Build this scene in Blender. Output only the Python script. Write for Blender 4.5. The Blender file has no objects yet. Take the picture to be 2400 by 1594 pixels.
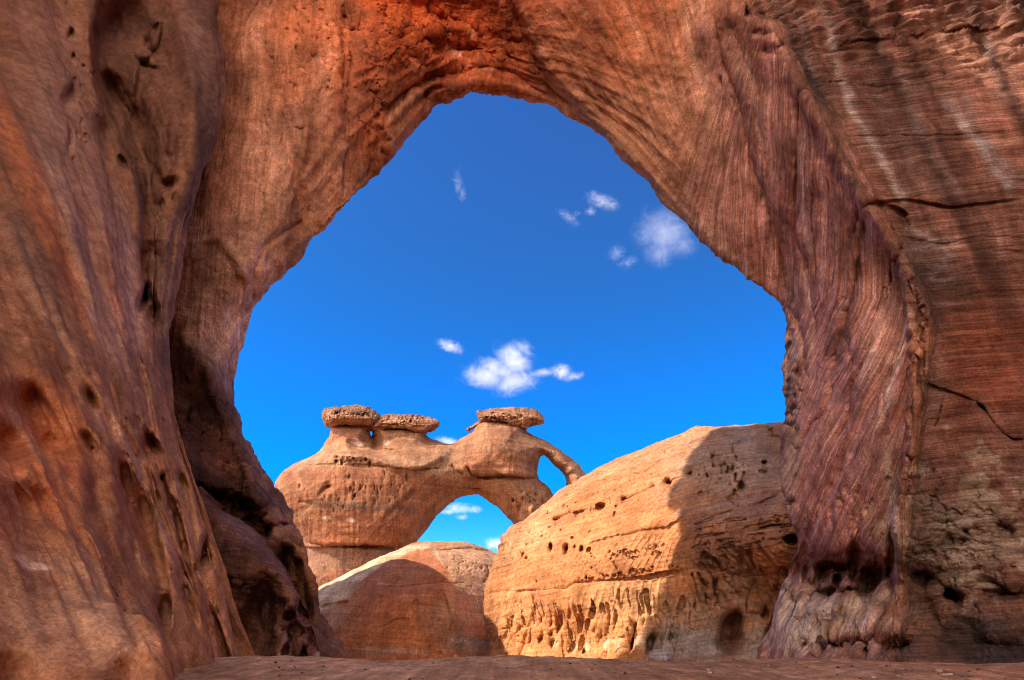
import bpy, math, random
import numpy as np
f4 = np.float32
Q_ = 1.0
# ------------------------------------------------------------------ camera model
FL, CX, CY, HZ = 1400.0, 1200.0, 797.0, 1520.0
TH = math.atan((HZ - CY) / FL)
cT, sT = math.cos(TH), math.sin(TH)
CAMZ = 0.5

def P(px, py, D):
    """point seen at photo position (px,py) whose world Y (distance ahead) is D"""
    px, py, D = (np.asarray(a, dtype=np.float64) for a in (px, py, D))
    x = (px - CX) / FL; y = (CY - py) / FL
    dy = cT - y * sT; dz = sT + y * cT
    t = D / dy
    return np.stack([x * t, D + 0 * t, CAMZ + dz * t], -1)

def proj(V):
    X = V[..., 0]; Y = V[..., 1]; Z = V[..., 2] - CAMZ
    w = np.maximum(Y * cT + Z * sT, 0.5)
    v = -Y * sT + Z * cT
    return CX + FL * X / w, CY - FL * v / w, w

# ------------------------------------------------------------------ noise
_rs = np.random.RandomState(11)
_T = (_rs.rand(64, 64, 64).astype(f4) * 2 - 1).ravel()

def vn(x, y, z):
    xi = np.floor(x); yi = np.floor(y); zi = np.floor(z)
    fx = (x - xi).astype(f4); fy = (y - yi).astype(f4); fz = (z - zi).astype(f4)
    xi = xi.astype(np.int32) & 63; yi = yi.astype(np.int32) & 63; zi = zi.astype(np.int32) & 63
    fx = fx * fx * (3 - 2 * fx); fy = fy * fy * (3 - 2 * fy); fz = fz * fz * (3 - 2 * fz)
    x1 = ((xi + 1) & 63) << 12; y1 = ((yi + 1) & 63) << 6; z1 = (zi + 1) & 63
    x0 = xi << 12; y0 = yi << 6
    a = _T[x0 + y0 + zi]; b = _T[x1 + y0 + zi]; r0 = a + (b - a) * fx
    a = _T[x0 + y1 + zi]; b = _T[x1 + y1 + zi]; r1 = a + (b - a) * fx
    a = _T[x0 + y0 + z1]; b = _T[x1 + y0 + z1]; r2 = a + (b - a) * fx
    a = _T[x0 + y1 + z1]; b = _T[x1 + y1 + z1]; r3 = a + (b - a) * fx
    r0 = r0 + (r1 - r0) * fy; r2 = r2 + (r3 - r2) * fy
    return r0 + (r2 - r0) * fz

def fbm(x, y, z, octv=4, gain=0.5, lac=2.07, mode=0):
    s = 0; a = 1.0; f = 1.0; tot = 0
    for k in range(octv):
        n = vn(x * f + 17.3 * k, y * f + 5.1 * k, z * f + 9.7 * k)
        if mode == 1: n = 1 - 2 * np.abs(n)        # ridged
        if mode == 2: n = np.abs(n) * 2 - 1        # billow
        s = s + a * n; tot += a; a *= gain; f *= lac
    return s / tot

def sst(a, b, x):
    t = np.clip((x - a) / (b - a), 0, 1); return t * t * (3 - 2 * t)

# ------------------------------------------------------------------ splines / lofts
def cr(C, ts):
    C = np.asarray(C, dtype=np.float64); n = len(C)
    i = np.clip(np.floor(ts).astype(int), 0, n - 2); t = (ts - i)
    sh = (-1,) + (1,) * (C.ndim - 1); t = t.reshape(sh)
    p1 = C[i]; p2 = C[i + 1]
    p0 = np.where((i > 0).reshape(sh), C[np.maximum(i - 1, 0)], 2 * p1 - p2)
    p3 = np.where((i < n - 2).reshape(sh), C[np.minimum(i + 2, n - 1)], 2 * p2 - p1)
    return 0.5 * ((2 * p1) + (-p0 + p2) * t + (2 * p0 - 5 * p1 + 4 * p2 - p3) * t * t + (-p0 + 3 * p1 - 3 * p2 + p3) * t ** 3)

def params(C, step, axis):
    px, py, _ = proj(C)
    px = np.clip(px, -60, 2460); py = np.clip(py, -60, 1680)
    d = np.hypot(np.diff(px, axis=axis), np.diff(py, axis=axis))
    d = d.mean(axis=1 - axis) * 0.6 + d.max(axis=1 - axis) * 0.4
    ts = []
    for i, L in enumerate(d):
        n = max(int(L / step), 5)
        ts.append(i + np.arange(n) / n)
    ts.append([len(d)])
    return np.concatenate(ts)

def loft(C, step=2.4):
    step *= Q_
    C = np.asarray(C, dtype=np.float64)
    tr = params(C, step, 0); tc = params(C, step, 1)
    A = cr(C, tr)
    B = cr(np.swapaxes(A, 0, 1), tc)
    return np.swapaxes(B, 0, 1), tr, tc

def gnormals(V):
    du = np.gradient(V, axis=0); dv = np.gradient(V, axis=1)
    n = np.cross(du, dv); n /= np.maximum(np.linalg.norm(n, axis=-1, keepdims=True), 1e-9)
    return n

def mesh_from(name, V, quads, attrs, mat, smooth=True):
    me = bpy.data.meshes.new(name)
    nv = len(V); nq = len(quads)
    me.vertices.add(nv); me.vertices.foreach_set('co', np.ascontiguousarray(V, dtype=f4).ravel())
    me.loops.add(nq * 4); me.loops.foreach_set('vertex_index', np.ascontiguousarray(quads, dtype=np.int32).ravel())
    me.polygons.add(nq)
    me.polygons.foreach_set('loop_start', np.arange(nq, dtype=np.int32) * 4)
    me.polygons.foreach_set('loop_total', np.full(nq, 4, dtype=np.int32))
    me.polygons.foreach_set('use_smooth', np.full(nq, smooth, dtype=bool))
    me.update(calc_edges=True)
    for k, a in attrs.items():
        if k == 'Col':
            at = me.attributes.new('Col', 'FLOAT_COLOR', 'POINT')
            at.data.foreach_set('color', np.concatenate([a, np.ones((nv, 1))], 1).astype(f4).ravel())
        else:
            at = me.attributes.new(k, 'FLOAT', 'POINT'); at.data.foreach_set('value', a.astype(f4).ravel())
    me.materials.append(mat)
    return me

def grid_quads(nr, nc, flip=False):
    i = np.arange(nr * nc).reshape(nr, nc)
    q = np.stack([i[:-1, :-1], i[1:, :-1], i[1:, 1:], i[:-1, 1:]], -1).reshape(-1, 4)
    return q[:, ::-1] if flip else q

COLL = bpy.context.scene.collection
def link(o, parent=None):
    COLL.objects.link(o)
    if parent: o.parent = parent
    return o
def tag(o, label=None, cat=None, group=None, kind=None):
    if label: o['label'] = label
    if cat: o['category'] = cat
    if group: o['group'] = group
    if kind: o['kind'] = kind
    return o
def empty(name, loc, label, cat, group=None):
    o = bpy.data.objects.new(name, None); o.location = loc; link(o); return tag(o, label, cat, group)
def add(name, me, parent=None):
    o = bpy.data.objects.new(name, me)
    if parent:
        o.matrix_parent_inverse.identity()
        me_off = np.array(parent.location)
        co = np.empty(len(me.vertices) * 3, dtype=f4); me.vertices.foreach_get('co', co)
        co = (co.reshape(-1, 3) - me_off).astype(f4); me.vertices.foreach_set('co', co.ravel()); me.update()
    return link(o, parent)

# ------------------------------------------------------------------ sculpting tools (photo-space guides, real 3D result)
class Sculpt:
    def __init__(s, V, front=None):
        s.V = V.astype(np.float64); s.reproj()
        s.front = np.ones(V.shape[:-1], dtype=f4) if front is None else front
        s.wx = s.px; s.wy = s.py
    def reproj(s):
        s.px, s.py, s.w = proj(s.V)
    def warp(s, amp=6, f=0.02, seed=0):
        s.reproj()
        s.wx = s.px + amp * fbm(s.px * f, s.py * f, 0 * s.px + 3.3 + seed, 4)
        s.wy = s.py + amp * fbm(s.px * f, s.py * f, 0 * s.px + 8.1 + seed, 4)
    def view(s):
        d = s.V - np.array([0, 0, CAMZ]); return d / np.linalg.norm(d, axis=-1, keepdims=True)
    def index(s):
        s.shape = s.V.shape[:-1]
        X = s.wx.ravel(); Y = s.wy.ravel()
        k = np.nonzero((s.front.ravel() > .01) & (X > -200) & (X < 2600) & (Y > -200) & (Y < 1800))[0]
        tid = ((Y[k] + 200) // 25).astype(np.int64) * 128 + ((X[k] + 200) // 25).astype(np.int64)
        o = np.argsort(tid, kind='stable'); s.tk = k[o]; s.ts = np.searchsorted(tid[o], np.arange(128 * 81))
        s.fx = X; s.fy = Y
    def box(s, x0, y0, x1, y1):
        tx0 = int(max(0, (x0 + 200) // 25)); tx1 = int(min(111, (x1 + 200) // 25)); ty0 = int(max(0, (y0 + 200) // 25)); ty1 = int(min(79, (y1 + 200) // 25))
        if tx1 < tx0 or ty1 < ty0: return (np.zeros(0, int),)
        k = np.concatenate([s.tk[s.ts[ty * 128 + tx0]:s.ts[ty * 128 + tx1 + 1]] for ty in range(ty0, ty1 + 1)])
        X = s.fx[k]; Y = s.fy[k]
        k = k[(X > x0) & (X < x1) & (Y > y0) & (Y < y1)]
        return np.unravel_index(k, s.shape)
    def hole(s, x, y, rx, ry, ang=0, depth=1.0, p=4, D=None):
        R = max(rx, ry) * 1.9
        m = s.box(x - R, y - R, x + R, y + R)
        if not len(m[0]): return
        a = math.radians(ang); dx = s.wx[m] - x; dy = s.wy[m] - y
        u = (dx * math.cos(a) + dy * math.sin(a)) / rx; v = (-dx * math.sin(a) + dy * math.cos(a)) / ry
        r = np.sqrt(u * u + v * v)
        g = np.exp(-r ** p) * depth * s.front[m]
        s.acc[m] += g
    def line(s, pts, w, depth, p=2, side=0, fade=True):
        """groove (depth>0) or ridge (<0) along polyline; side: one-sided decay"""
        pts = np.asarray(pts, dtype=float)
        if len(pts) > 2: pts = cr(pts, np.linspace(0, len(pts) - 1, (len(pts) - 1) * 4 + 1))
        R = w * (3.2 if not side else 4)
        m = s.box(pts[:, 0].min() - R, pts[:, 1].min() - R, pts[:, 0].max() + R, pts[:, 1].max() + R)
        if not len(m[0]): return
        X = s.wx[m]; Y = s.wy[m]
        best = np.full(X.shape, 1e9); sgn = np.zeros(X.shape); T = np.zeros(X.shape)
        n = len(pts) - 1
        for i in range(n):
            a = pts[i]; b = pts[i + 1]; d = b - a; L = (d ** 2).sum() + 1e-9
            t = np.clip(((X - a[0]) * d[0] + (Y - a[1]) * d[1]) / L, 0, 1)
            ex = X - a[0] - t * d[0]; ey = Y - a[1] - t * d[1]
            q = ex * ex + ey * ey; k = q < best
            best = np.where(k, q, best); T = np.where(k, (i + t) / n, T)
            sgn = np.where(k, np.sign(d[0] * ey - d[1] * ex), sgn)
        dist = np.sqrt(best)
        if side:
            sd = dist * sgn * side
            g = np.where(sd > 0, np.exp(-sd / w), np.exp(-(sd / (w * 0.12 + 1.0)) ** 2))
        else:
            g = np.exp(-(dist / w) ** p)
        if fade: g = g * np.clip(np.minimum(T, 1 - T) * 8, 0, 1)
        s.acc[m] += g * depth * s.front[m]
    def pits(s, reg, n, r0, r1, asp, ang, dep, seed=1, p=3):
        """reg: (x,y,rx,ry,ang) ellipse in which n pits fall"""
        R = random.Random(seed); x, y, rx, ry, ra = reg; ra = math.radians(ra)
        for _ in range(n):
            u = R.gauss(0, .55); v = R.gauss(0, .55)
            X = x + u * rx * math.cos(ra) - v * ry * math.sin(ra); Y = y + u * rx * math.sin(ra) + v * ry * math.cos(ra)
            r = r0 + (r1 - r0) * R.random() ** 2.2
            s.hole(X, Y, r, r * asp * R.uniform(.7, 1.3), ang + R.uniform(-14, 14), dep * r / r1 * R.uniform(.6, 1.3), p)
    def begin(s):
        s.acc = np.zeros(s.V.shape[:-1]); s.index()
    def apply(s, lim=None):
        s.V += s.view() * s.acc[..., None]
    def normal(s, amt, N):
        s.V += N * amt[..., None]
    # colour
    def paint_start(s, base):
        s.index(); s.C = np.tile(np.array(base, dtype=np.float64), s.V.shape[:-1] + (1,))
        s.nz = fbm(s.px * .03, s.py * .03, 0 * s.px, 4)
    def mixc(s, g, col):
        s.C += (np.array(col) - s.C) * np.clip(g, 0, 1)[..., None]
    def blob(s, x, y, rx, ry, ang, col, k=1.0, soft=1.0, nz=.5):
        Rr = max(rx, ry) * (1.4 + .5 * soft + nz * .6)
        m = s.box(x - Rr, y - Rr, x + Rr, y + Rr)
        a = math.radians(ang); dx = s.wx[m] - x; dy = s.wy[m] - y
        u = (dx * math.cos(a) + dy * math.sin(a)) / rx; v = (-dx * math.sin(a) + dy * math.cos(a)) / ry
        r = np.sqrt(u * u + v * v) + nz * s.nz[m]
        g = np.clip((1 - sst(1 - .5 * soft, 1 + .5 * soft, r)) * k * s.front[m], 0, 1)
        s.C[m] += (np.array(col) - s.C[m]) * g[..., None]
    def stripe(s, pts, w, col, k=1.0, fade=True):
        s2 = getattr(s, 'acc', None); s.acc = np.zeros(s.V.shape[:-1]); s.line(pts, w, 1.0, 2, 0, fade)
        g = s.acc * k * (0.75 + .6 * s.nz); s.acc = s2; s.mixc(g, col)
    def poly(s, pts, col, k=1.0, soft=10):
        d = sdpoly(s.wx, s.wy, np.asarray(pts, float)) + soft * 1.2 * s.nz
        s.mixc(sst(soft, -soft, d) * k * s.front, col)

def sdpoly(X, Y, pts):
    """signed distance, negative inside"""
    best = np.full(X.shape, 1e18); ins = np.zeros(X.shape, dtype=bool)
    n = len(pts)
    for i in range(n):
        a = pts[i]; b = pts[(i + 1) % n]; d = b - a; L = (d ** 2).sum() + 1e-9
        t = np.clip(((X - a[0]) * d[0] + (Y - a[1]) * d[1]) / L, 0, 1)
        q = (X - a[0] - t * d[0]) ** 2 + (Y - a[1] - t * d[1]) ** 2
        best = np.minimum(best, q)
        if a[1] != b[1]:
            c = ((a[1] > Y) != (b[1] > Y)) & (X < (b[0] - a[0]) * (Y - a[1]) / (b[1] - a[1]) + a[0])
            ins ^= c
    return np.where(ins, -1, 1) * np.sqrt(best)

def smoothpoly(pts, k=4):
    pts = np.asarray(pts, float); C = np.concatenate([pts[-1:], pts, pts[:2]])
    n = len(pts)
    return cr(C, 1 + np.arange(n * k) / k)

def surface_nets(Fv, ax, ay, az):
    """Fv<0 solid; ax..az coordinates of grid lines. returns points in grid coords and quads"""
    S = Fv < 0
    nx, ny, nz = Fv.shape
    c = [(i, j, k) for i in (0, 1) for j in (0, 1) for k in (0, 1)]
    cs = [S[i:nx - 1 + i, j:ny - 1 + j, k:nz - 1 + k] for i, j, k in c]
    cnt = sum(a.astype(np.int8) for a in cs)
    act = (cnt > 0) & (cnt < 8)
    I, J, K = np.nonzero(act)
    idx = np.full(act.shape, -1, dtype=np.int64); idx[I, J, K] = np.arange(len(I))
    acc = np.zeros((len(I), 3)); num = np.zeros(len(I))
    for a in range(8):
        for b in range(a + 1, 8):
            da = np.array(c[b]) - np.array(c[a])
            if np.abs(da).sum() != 1: continue
            fa = Fv[I + c[a][0], J + c[a][1], K + c[a][2]]; fb = Fv[I + c[b][0], J + c[b][1], K + c[b][2]]
            m = (fa < 0) != (fb < 0)
            t = np.where(m, fa / np.where(m, fa - fb, 1), 0)
            acc += m[:, None] * (np.array(c[a]) + t[:, None] * da); num += m
    acc /= num[:, None]
    G = acc + np.stack([I, J, K], 1)
    quads = []
    # x edges
    for axis in range(3):
        sl0 = [slice(None)] * 3; sl1 = [slice(None)] * 3
        sl0[axis] = slice(0, -1); sl1[axis] = slice(1, None)
        A = S[tuple(sl0)]; B = S[tuple(sl1)]
        E = np.array(np.nonzero(A != B)); Sg = A[tuple(E)]
        o = [d for d in range(3) if d != axis]
        ok = np.ones(E.shape[1], bool)
        for d in o: ok &= (E[d] > 0) & (E[d] < Fv.shape[d] - 1)
        E = E[:, ok]; Sg = Sg[ok]
        def g(a, b):
            e = E.copy(); e[o[0]] -= a; e[o[1]] -= b; return idx[e[0], e[1], e[2]]
        q = np.stack([g(0, 0), g(1, 0), g(1, 1), g(0, 1)], 1)
        if axis == 1: Sg = ~Sg
        q = np.where(Sg[:, None], q, q[:, ::-1]); quads.append(q)
    return G, np.concatenate(quads)

def vnormals(V, Q):
    n = np.cross(V[Q[:, 2]] - V[Q[:, 0]], V[Q[:, 3]] - V[Q[:, 1]])
    N = np.zeros_like(V)
    for k in range(4):
        for a in range(3): N[:, a] += np.bincount(Q[:, k], n[:, a], len(V))
    return N / np.maximum(np.linalg.norm(N, axis=1, keepdims=True), 1e-9)

def vsmooth(V, Q, it=1, lam=.5):
    for _ in range(it):
        S = np.zeros_like(V); c = np.zeros(len(V))
        for k in range(4):
            a = Q[:, k]; b = Q[:, (k + 1) % 4]
            for d in range(3):
                S[:, d] += np.bincount(a, V[b, d], len(V)) + np.bincount(b, V[a, d], len(V))
            c += np.bincount(a, minlength=len(V)) + np.bincount(b, minlength=len(V))
        V = V + lam * (S / np.maximum(c, 1)[:, None] - V)
    return V

def inflate(outline, holes, D0, R, w, step=2.4, dstep=.35, front=None, back=None, depth=None):
    """solid whose outline is seen as given and that bulges R metres over w pixels from its edge"""
    step *= Q_; dstep *= Q_
    O = smoothpoly(outline, 3); lo = O.min(0) - 12; hi = O.max(0) + 12
    xs = np.arange(lo[0], hi[0], step); ys = np.arange(lo[1], min(hi[1], 1612), step)
    X, Y = np.meshgrid(xs, ys, indexing='ij')
    d = sdpoly(X, Y, O)
    for h in holes: d = np.maximum(d, -sdpoly(X, Y, smoothpoly(h, 3)))
    mpp = D0 / (FL * 1.1)
    q = np.clip(-d / w, 0, 1)
    b = R * np.sqrt(np.clip(1 - (1 - q) ** 2, 0, 1))
    Df = D0 - b + (front(X, Y, d) if front is not None else 0)
    Db = D0 + b * (depth or 1.0) + (back(X, Y) if back is not None else 0)
    ds = np.arange(Df[d < 0].min() - 1.5, Db[d < 0].max() + 1.5, dstep)
    Z = ds[None, None, :]
    Fv = np.maximum(np.maximum(Df[..., None] - Z, Z - Db[..., None]), (d * mpp)[..., None])
    # edge: combine as smooth distance so that the rim is round
    a = (d * mpp)[..., None] + 0 * Z
    Fv = np.where(Fv > 0, Fv, np.maximum(a, Fv * .35)).astype(f4)
    Fv = np.where((ys > 1600)[None, :, None], np.maximum(Fv, 1.0), Fv).astype(f4)
    G, Q = surface_nets(Fv, xs, ys, ds)
    px = lo[0] + G[:, 0] * step; py = lo[1] + G[:, 1] * step; D = ds[0] + G[:, 2] * dstep
    return P(px, py, D), Q

# ------------------------------------------------------------------ materials
def hexlin(r, g, b):
    f = lambda c: (c / 255 / 12.92) if c / 255 <= .04045 else ((c / 255 + .055) / 1.055) ** 2.4
    return (f(r), f(g), f(b))

class NT:
    def __init__(s, tree): s.t = tree; s.n = tree.nodes; s.l = tree.links
    def node(s, typ, **kw):
        n = s.n.new(typ)
        for k, v in kw.items():
            if k.startswith('_'): setattr(n, k[1:], v)
            else:
                key = int(k[1:]) if k[0] == 'i' and k[1:].isdigit() else k
                if hasattr(v, 'node'): s.l.new(v, n.inputs[key])
                else: n.inputs[key].default_value = v
        return n
    def math(s, op, a, b=0.0, c=None, clamp=False):
        n = s.n.new('ShaderNodeMath'); n.operation = op; n.use_clamp = clamp
        for i, v in enumerate((a, b) if c is None else (a, b, c)):
            if hasattr(v, 'node'): s.l.new(v, n.inputs[i])
            else: n.inputs[i].default_value = v
        return n.outputs[0]
    def ramp(s, v, a, b, lo=0.0, hi=1.0):
        n = s.n.new('ShaderNodeMapRange'); n.interpolation_type = 'SMOOTHSTEP'
        s.l.new(v, n.inputs[0])
        for i, x in enumerate((a, b, lo, hi)): n.inputs[1 + i].default_value = x
        return n.outputs[0]
    def noise(s, vec, scale, det=5, rough=.55, dist=0.0):
        n = s.n.new('ShaderNodeTexNoise'); s.l.new(vec, n.inputs['Vector'])
        n.inputs['Scale'].default_value = scale; n.inputs['Detail'].default_value = det
        n.inputs['Roughness'].default_value = rough; n.inputs['Distortion'].default_value = dist
        return n.outputs['Fac']
    def xyz(s, a, b, c):
        n = s.n.new('ShaderNodeCombineXYZ')
        for i, v in enumerate((a, b, c)):
            if hasattr(v, 'node'): s.l.new(v, n.inputs[i])
            else: n.inputs[i].default_value = v
        return n.outputs[0]
    def mix(s, fac, a, b, mode='MIX'):
        n = s.n.new('ShaderNodeMix'); n.data_type = 'RGBA'; n.blend_type = mode
        for k, v in ((0, fac), (6, a), (7, b)):
            if hasattr(v, 'node'): s.l.new(v, n.inputs[k])
            elif k == 0: n.inputs[k].default_value = v
            else: n.inputs[k].default_value = (*v, 1)
        return n.outputs[2]

def rock_mat(name, grain=8.0, bandf=2.0, bandk=.35, strkf=2.0, strkk=.3, alt=(.5, .32, .25), pale=(1.5, 1.45, 1.4),
             bump=.05, bband=.5, bstrk=.4, pit=0.3, pitf=3.0, fb=.22, fs=.22, tone=.35, wts=False):
    m = bpy.data.materials.new(name); m.use_nodes = True; t = NT(m.node_tree); t.n.clear()
    col = t.node('ShaderNodeAttribute', _attribute_name='Col').outputs['Color']
    B = t.node('ShaderNodeAttribute', _attribute_name='B').outputs['Fac']
    S = t.node('ShaderNodeAttribute', _attribute_name='S').outputs['Fac']
    pos = t.node('ShaderNodeNewGeometry').outputs['Position']
    sep = t.node('ShaderNodeSeparateXYZ', i0=pos)
    x, y, z = sep.outputs
    big = t.noise(pos, grain * .045, 6, .6)
    mid = t.noise(pos, grain * .3, 7, .65)
    fine = t.noise(pos, grain * 2.2, 6, .7)
    band = t.noise(t.xyz(t.math('MULTIPLY', B, bandf), t.math('MULTIPLY', x, grain * .02), t.math('MULTIPLY', y, grain * .02)), 1.0, 7, .62)
    along = t.math('MULTIPLY', z, .06 * strkf)
    strk = t.noise(t.xyz(t.math('MULTIPLY', S, strkf), along, t.math('MULTIPLY', y, .04 * strkf)), 1.0, 6, .6)
    one = t.math('ADD', 1.0, 0.0)
    wb = t.node('ShaderNodeAttribute', _attribute_name='wb').outputs['Fac'] if wts else one
    ws = t.node('ShaderNodeAttribute', _attribute_name='ws').outputs['Fac'] if wts else one
    half = lambda v, w: t.math('ADD', .5, t.math('MULTIPLY', t.math('SUBTRACT', v, .5), w))
    band = half(band, wb); strk = half(strk, ws)
    # colour
    c = t.mix(t.ramp(band, .38, .62, 0, bandk), col, t.mix(1.0, col, alt, 'MULTIPLY'))
    c = t.mix(t.ramp(band, .58, .72, 0, bandk * .8), c, t.mix(1.0, c, pale, 'MULTIPLY'))
    c = t.mix(t.ramp(strk, .42, .66, 0, strkk), c, t.mix(1.0, c, alt, 'MULTIPLY'))
    c = t.mix(t.ramp(strk, .46, .30, 0, strkk * .7), c, t.mix(1.0, c, pale, 'MULTIPLY'))
    c = t.mix(1.0, c, t.mix(t.ramp(big, .3, .7), (1 - tone, 1 - tone * 1.1, 1 - tone * 1.2), (1 + tone, 1 + tone * .9, 1 + tone * .8)), 'MULTIPLY')
    c = t.mix(1.0, c, t.mix(t.ramp(mid, .3, .7), (.73, .71, .69), (1.25, 1.27, 1.28)), 'MULTIPLY')
    c = t.mix(1.0, c, t.mix(t.ramp(fine, .28, .72), (.66, .64, .62), (1.34, 1.36, 1.38)), 'MULTIPLY')
    band2 = t.noise(t.xyz(t.math('MULTIPLY', B, bandf * 5.5), t.math('MULTIPLY', x, grain * .12), t.math('MULTIPLY', y, grain * .12)), 1.0, 4, .6)
    strk2 = t.noise(t.xyz(t.math('MULTIPLY', S, strkf * 6.0), t.math('MULTIPLY', z, .35 * strkf), t.math('MULTIPLY', y, .3 * strkf)), 1.0, 5, .62)
    band2 = half(band2, wb); strk2 = half(strk2, ws)
    c = t.mix(1.0, c, t.mix(t.ramp(band2, .32, .68), (1 - fb, 1 - fb * 1.1, 1 - fb * 1.15), (1 + fb, 1 + fb * 1.05, 1 + fb * 1.1)), 'MULTIPLY')
    c = t.mix(1.0, c, t.mix(t.ramp(strk2, .32, .68), (1 - fs, 1 - fs * 1.1, 1 - fs * 1.15), (1 + fs, 1 + fs * 1.05, 1 + fs * 1.1)), 'MULTIPLY')
    spk = t.noise(pos, grain * 5.5, 2, .5)
    c = t.mix(t.ramp(spk, .66, .76, 0, .45), c, t.mix(1.0, c, (1.7, 1.75, 1.8), 'MULTIPLY'))
    # pits
    vor = t.node('ShaderNodeTexVoronoi', _feature='F1', Vector=pos, Scale=pitf)
    pm = t.math('MULTIPLY', t.ramp(vor.outputs['Distance'], .30, .12), t.ramp(mid, .5, .62))
    # bump height
    h = t.math('MULTIPLY', mid, 1.0)
    h = t.math('ADD', h, t.math('MULTIPLY', fine, .55))
    h = t.math('ADD', h, t.math('MULTIPLY', band, bband))
    h = t.math('ADD', h, t.math('MULTIPLY', strk, bstrk))
    h = t.math('ADD', h, t.math('MULTIPLY', band2, bband * .35)); h = t.math('ADD', h, t.math('MULTIPLY', strk2, bstrk * .4))
    h = t.math('SUBTRACT', h, t.math('MULTIPLY', pm, pit))
    bp = t.node('ShaderNodeBump', Strength=1.0, Distance=bump, Height=h)
    b = t.node('ShaderNodeBsdfPrincipled', Normal=bp.outputs[0], Roughness=.92)
    t.l.new(c, b.inputs['Base Color']); b.inputs['Specular IOR Level'].default_value = .18
    o = t.node('ShaderNodeOutputMaterial'); t.l.new(b.outputs[0], o.inputs[0])
    return m

MPP = lambda D: D / (FL * 1.05)
BROWN = (.30, .135, .080)
objs = {}

# ------------------------------------------------------------------ 1. near left wall
def left_wall():
    rows = [-900, -400, 0, 250, 500, 800, 1000, 1200, 1400, 1560, 1700, 1900]
    cols = [
        [-2400, -1500, -1000, -600, -200, 150, 400, 520],
        [-1900, -1100, -650, -300, 0, 200, 400, 505],
        [-1500, -800, -420, -130, 60, 235, 395, 503],
        [-1350, -650, -290, 0, 130, 270, 420, 522],
        [-1200, -500, -150, 110, 210, 300, 385, 440],
        [-1000, -300, 20, 200, 280, 330, 368, 391],
        [-850, -150, 130, 280, 340, 370, 395, 412],
        [-700, 0, 220, 340, 390, 425, 452, 470],
        [-550, 150, 320, 410, 455, 485, 505, 520],
        [-400, 260, 400, 460, 500, 530, 552, 569],
        [-350, 300, 430, 480, 515, 545, 562, 580],
        [-300, 330, 450, 500, 530, 555, 575, 590]]
    Ds = [
        [5, 8, 10, 12, 14, 15.5, 17, 18.5],
        [5, 8, 10, 12, 14, 15.3, 16.8, 18.3],
        [5, 8, 9.5, 11.5, 13.2, 15.0, 16.3, 18],
        [4.6, 7.5, 9.0, 11.2, 12.8, 14.9, 16, 17.8],
        [4.2, 7, 8.8, 10.8, 12.4, 14.2, 15.4, 17],
        [3.8, 6.3, 8.4, 10.6, 12.2, 13.6, 14.8, 16.3],
        [3.5, 6, 8.2, 10.6, 12.2, 13.2, 14.5, 16.3],
        [3.2, 5.6, 8, 10.4, 12.2, 13.3, 14.6, 16.3],
        [3, 5.4, 8, 10.2, 12.2, 13.5, 14.8, 16.4],
        [2.8, 5.2, 8, 10.2, 12.2, 13.8, 15, 16.6],
        [2.8, 5.2, 8, 10.2, 12.2, 13.8, 15, 16.6],
        [2.8, 5.2, 8, 10.2, 12.2, 13.8, 15, 16.6]]
    EZ = [0, 27, 30, 32, 34.5, 38, 41, 44.5, 47.4, 50.5, 53, 58, 80]; EY = [25.5, 25, 24.2, 22.0, 19.2, 18.6, 19.8, 21.0, 22.6, 24.2, 25.1, 27.6, 33]  # unseen back edge, shaped to throw the shadow on the pitted rock
    C = []
    for py, c, D in zip(rows, cols, Ds):
        r = [P(a, py, b) for a, b in zip(c, D)]
        S = r[-1]; z = r[3][2]
        w0 = np.array([-15, -26, z]); w1 = np.array([-9 - max(z, 0) * .22, -9, z * .95])
        r = [w0, w1] + r
        zz = S[2]; ye = float(np.interp(zz, EZ, EY))
        r += [P(c[-1] - 25, py, D[-1] + 2.0), P(c[-1] - 100, py, D[-1] + 3.0), np.array([-30, ye, zz]), np.array([-40, ye - 6, zz])]
        C.append(r)
    C = np.array(C)
    ext = []
    for zt in (80, 68, 58, 50):
        t_ = C[0].copy(); t_[:, 2] = np.minimum(zt, C[0][:, 2] + (zt - C[0][:, 2])); t_[:, 0] -= (zt - 45) * .05
        t_[0, 2] = min(9, zt * .45); t_[1, 2] = min(20, zt * .5); t_[2:6, 2] = np.minimum(t_[2:6, 2], (58, 60, 62, 62))
        t_[-2, 1] = np.interp(zt, EZ, EY); t_[-1, 1] = t_[-2, 1] - 6
        ext.append(t_)
    C = C[C[:, 5, 2] < 45]
    for t_ in ext: t_[2:7, 0] = np.maximum(t_[2:7, 0], (-20, -20, -19.5, -19, -18.5)); t_[2:4, 1] -= (1.0, .6)
    C[:, 2:7, 0] = np.maximum(C[:, 2:7, 0], -21)
    C = np.concatenate([ext, C])
    V, tr, tc = loft(C, 2.3)
    front = np.broadcast_to(sst(9.7, 9.2, tc)[None, :], V.shape[:2]).astype(f4)
    s = Sculpt(V, front)
    N = gnormals(V)
    # broad undulation following the flutes (parametric t is the flute direction)
    tcg = np.broadcast_to(tc[None, :], V.shape[:2]); trg = np.broadcast_to(tr[:, None], V.shape[:2])
    fl = fbm(tcg * 1.7, trg * .45, 0 * tcg + 1.5, 2, mode=0) * .42 + fbm(tcg * 5.5, trg * .7, 0 * tcg + 4.5, 2, mode=0) * .06
    s.normal(fl, N)
    s.warp(9, .012, 1)
    s.begin()
    s.line([(240,-40),(234,60),(232,170),(258,250),(296,330),(322,400),(338,470),(336,560)], 70, 1.25, side=-1)
    s.line([(338,560),(336,640),(345,720),(380,800)], 30, .8, side=-1)
    s.line([(505,345),(470,420),(450,360),(445,300),(452,200),(425,90),(415,0)], 18, -.25)
    s.line([(600 - 250, 60),(372, 48),(362, 95),(340, 130),(318, 170),(314, 260)], 9, -.4)
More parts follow.
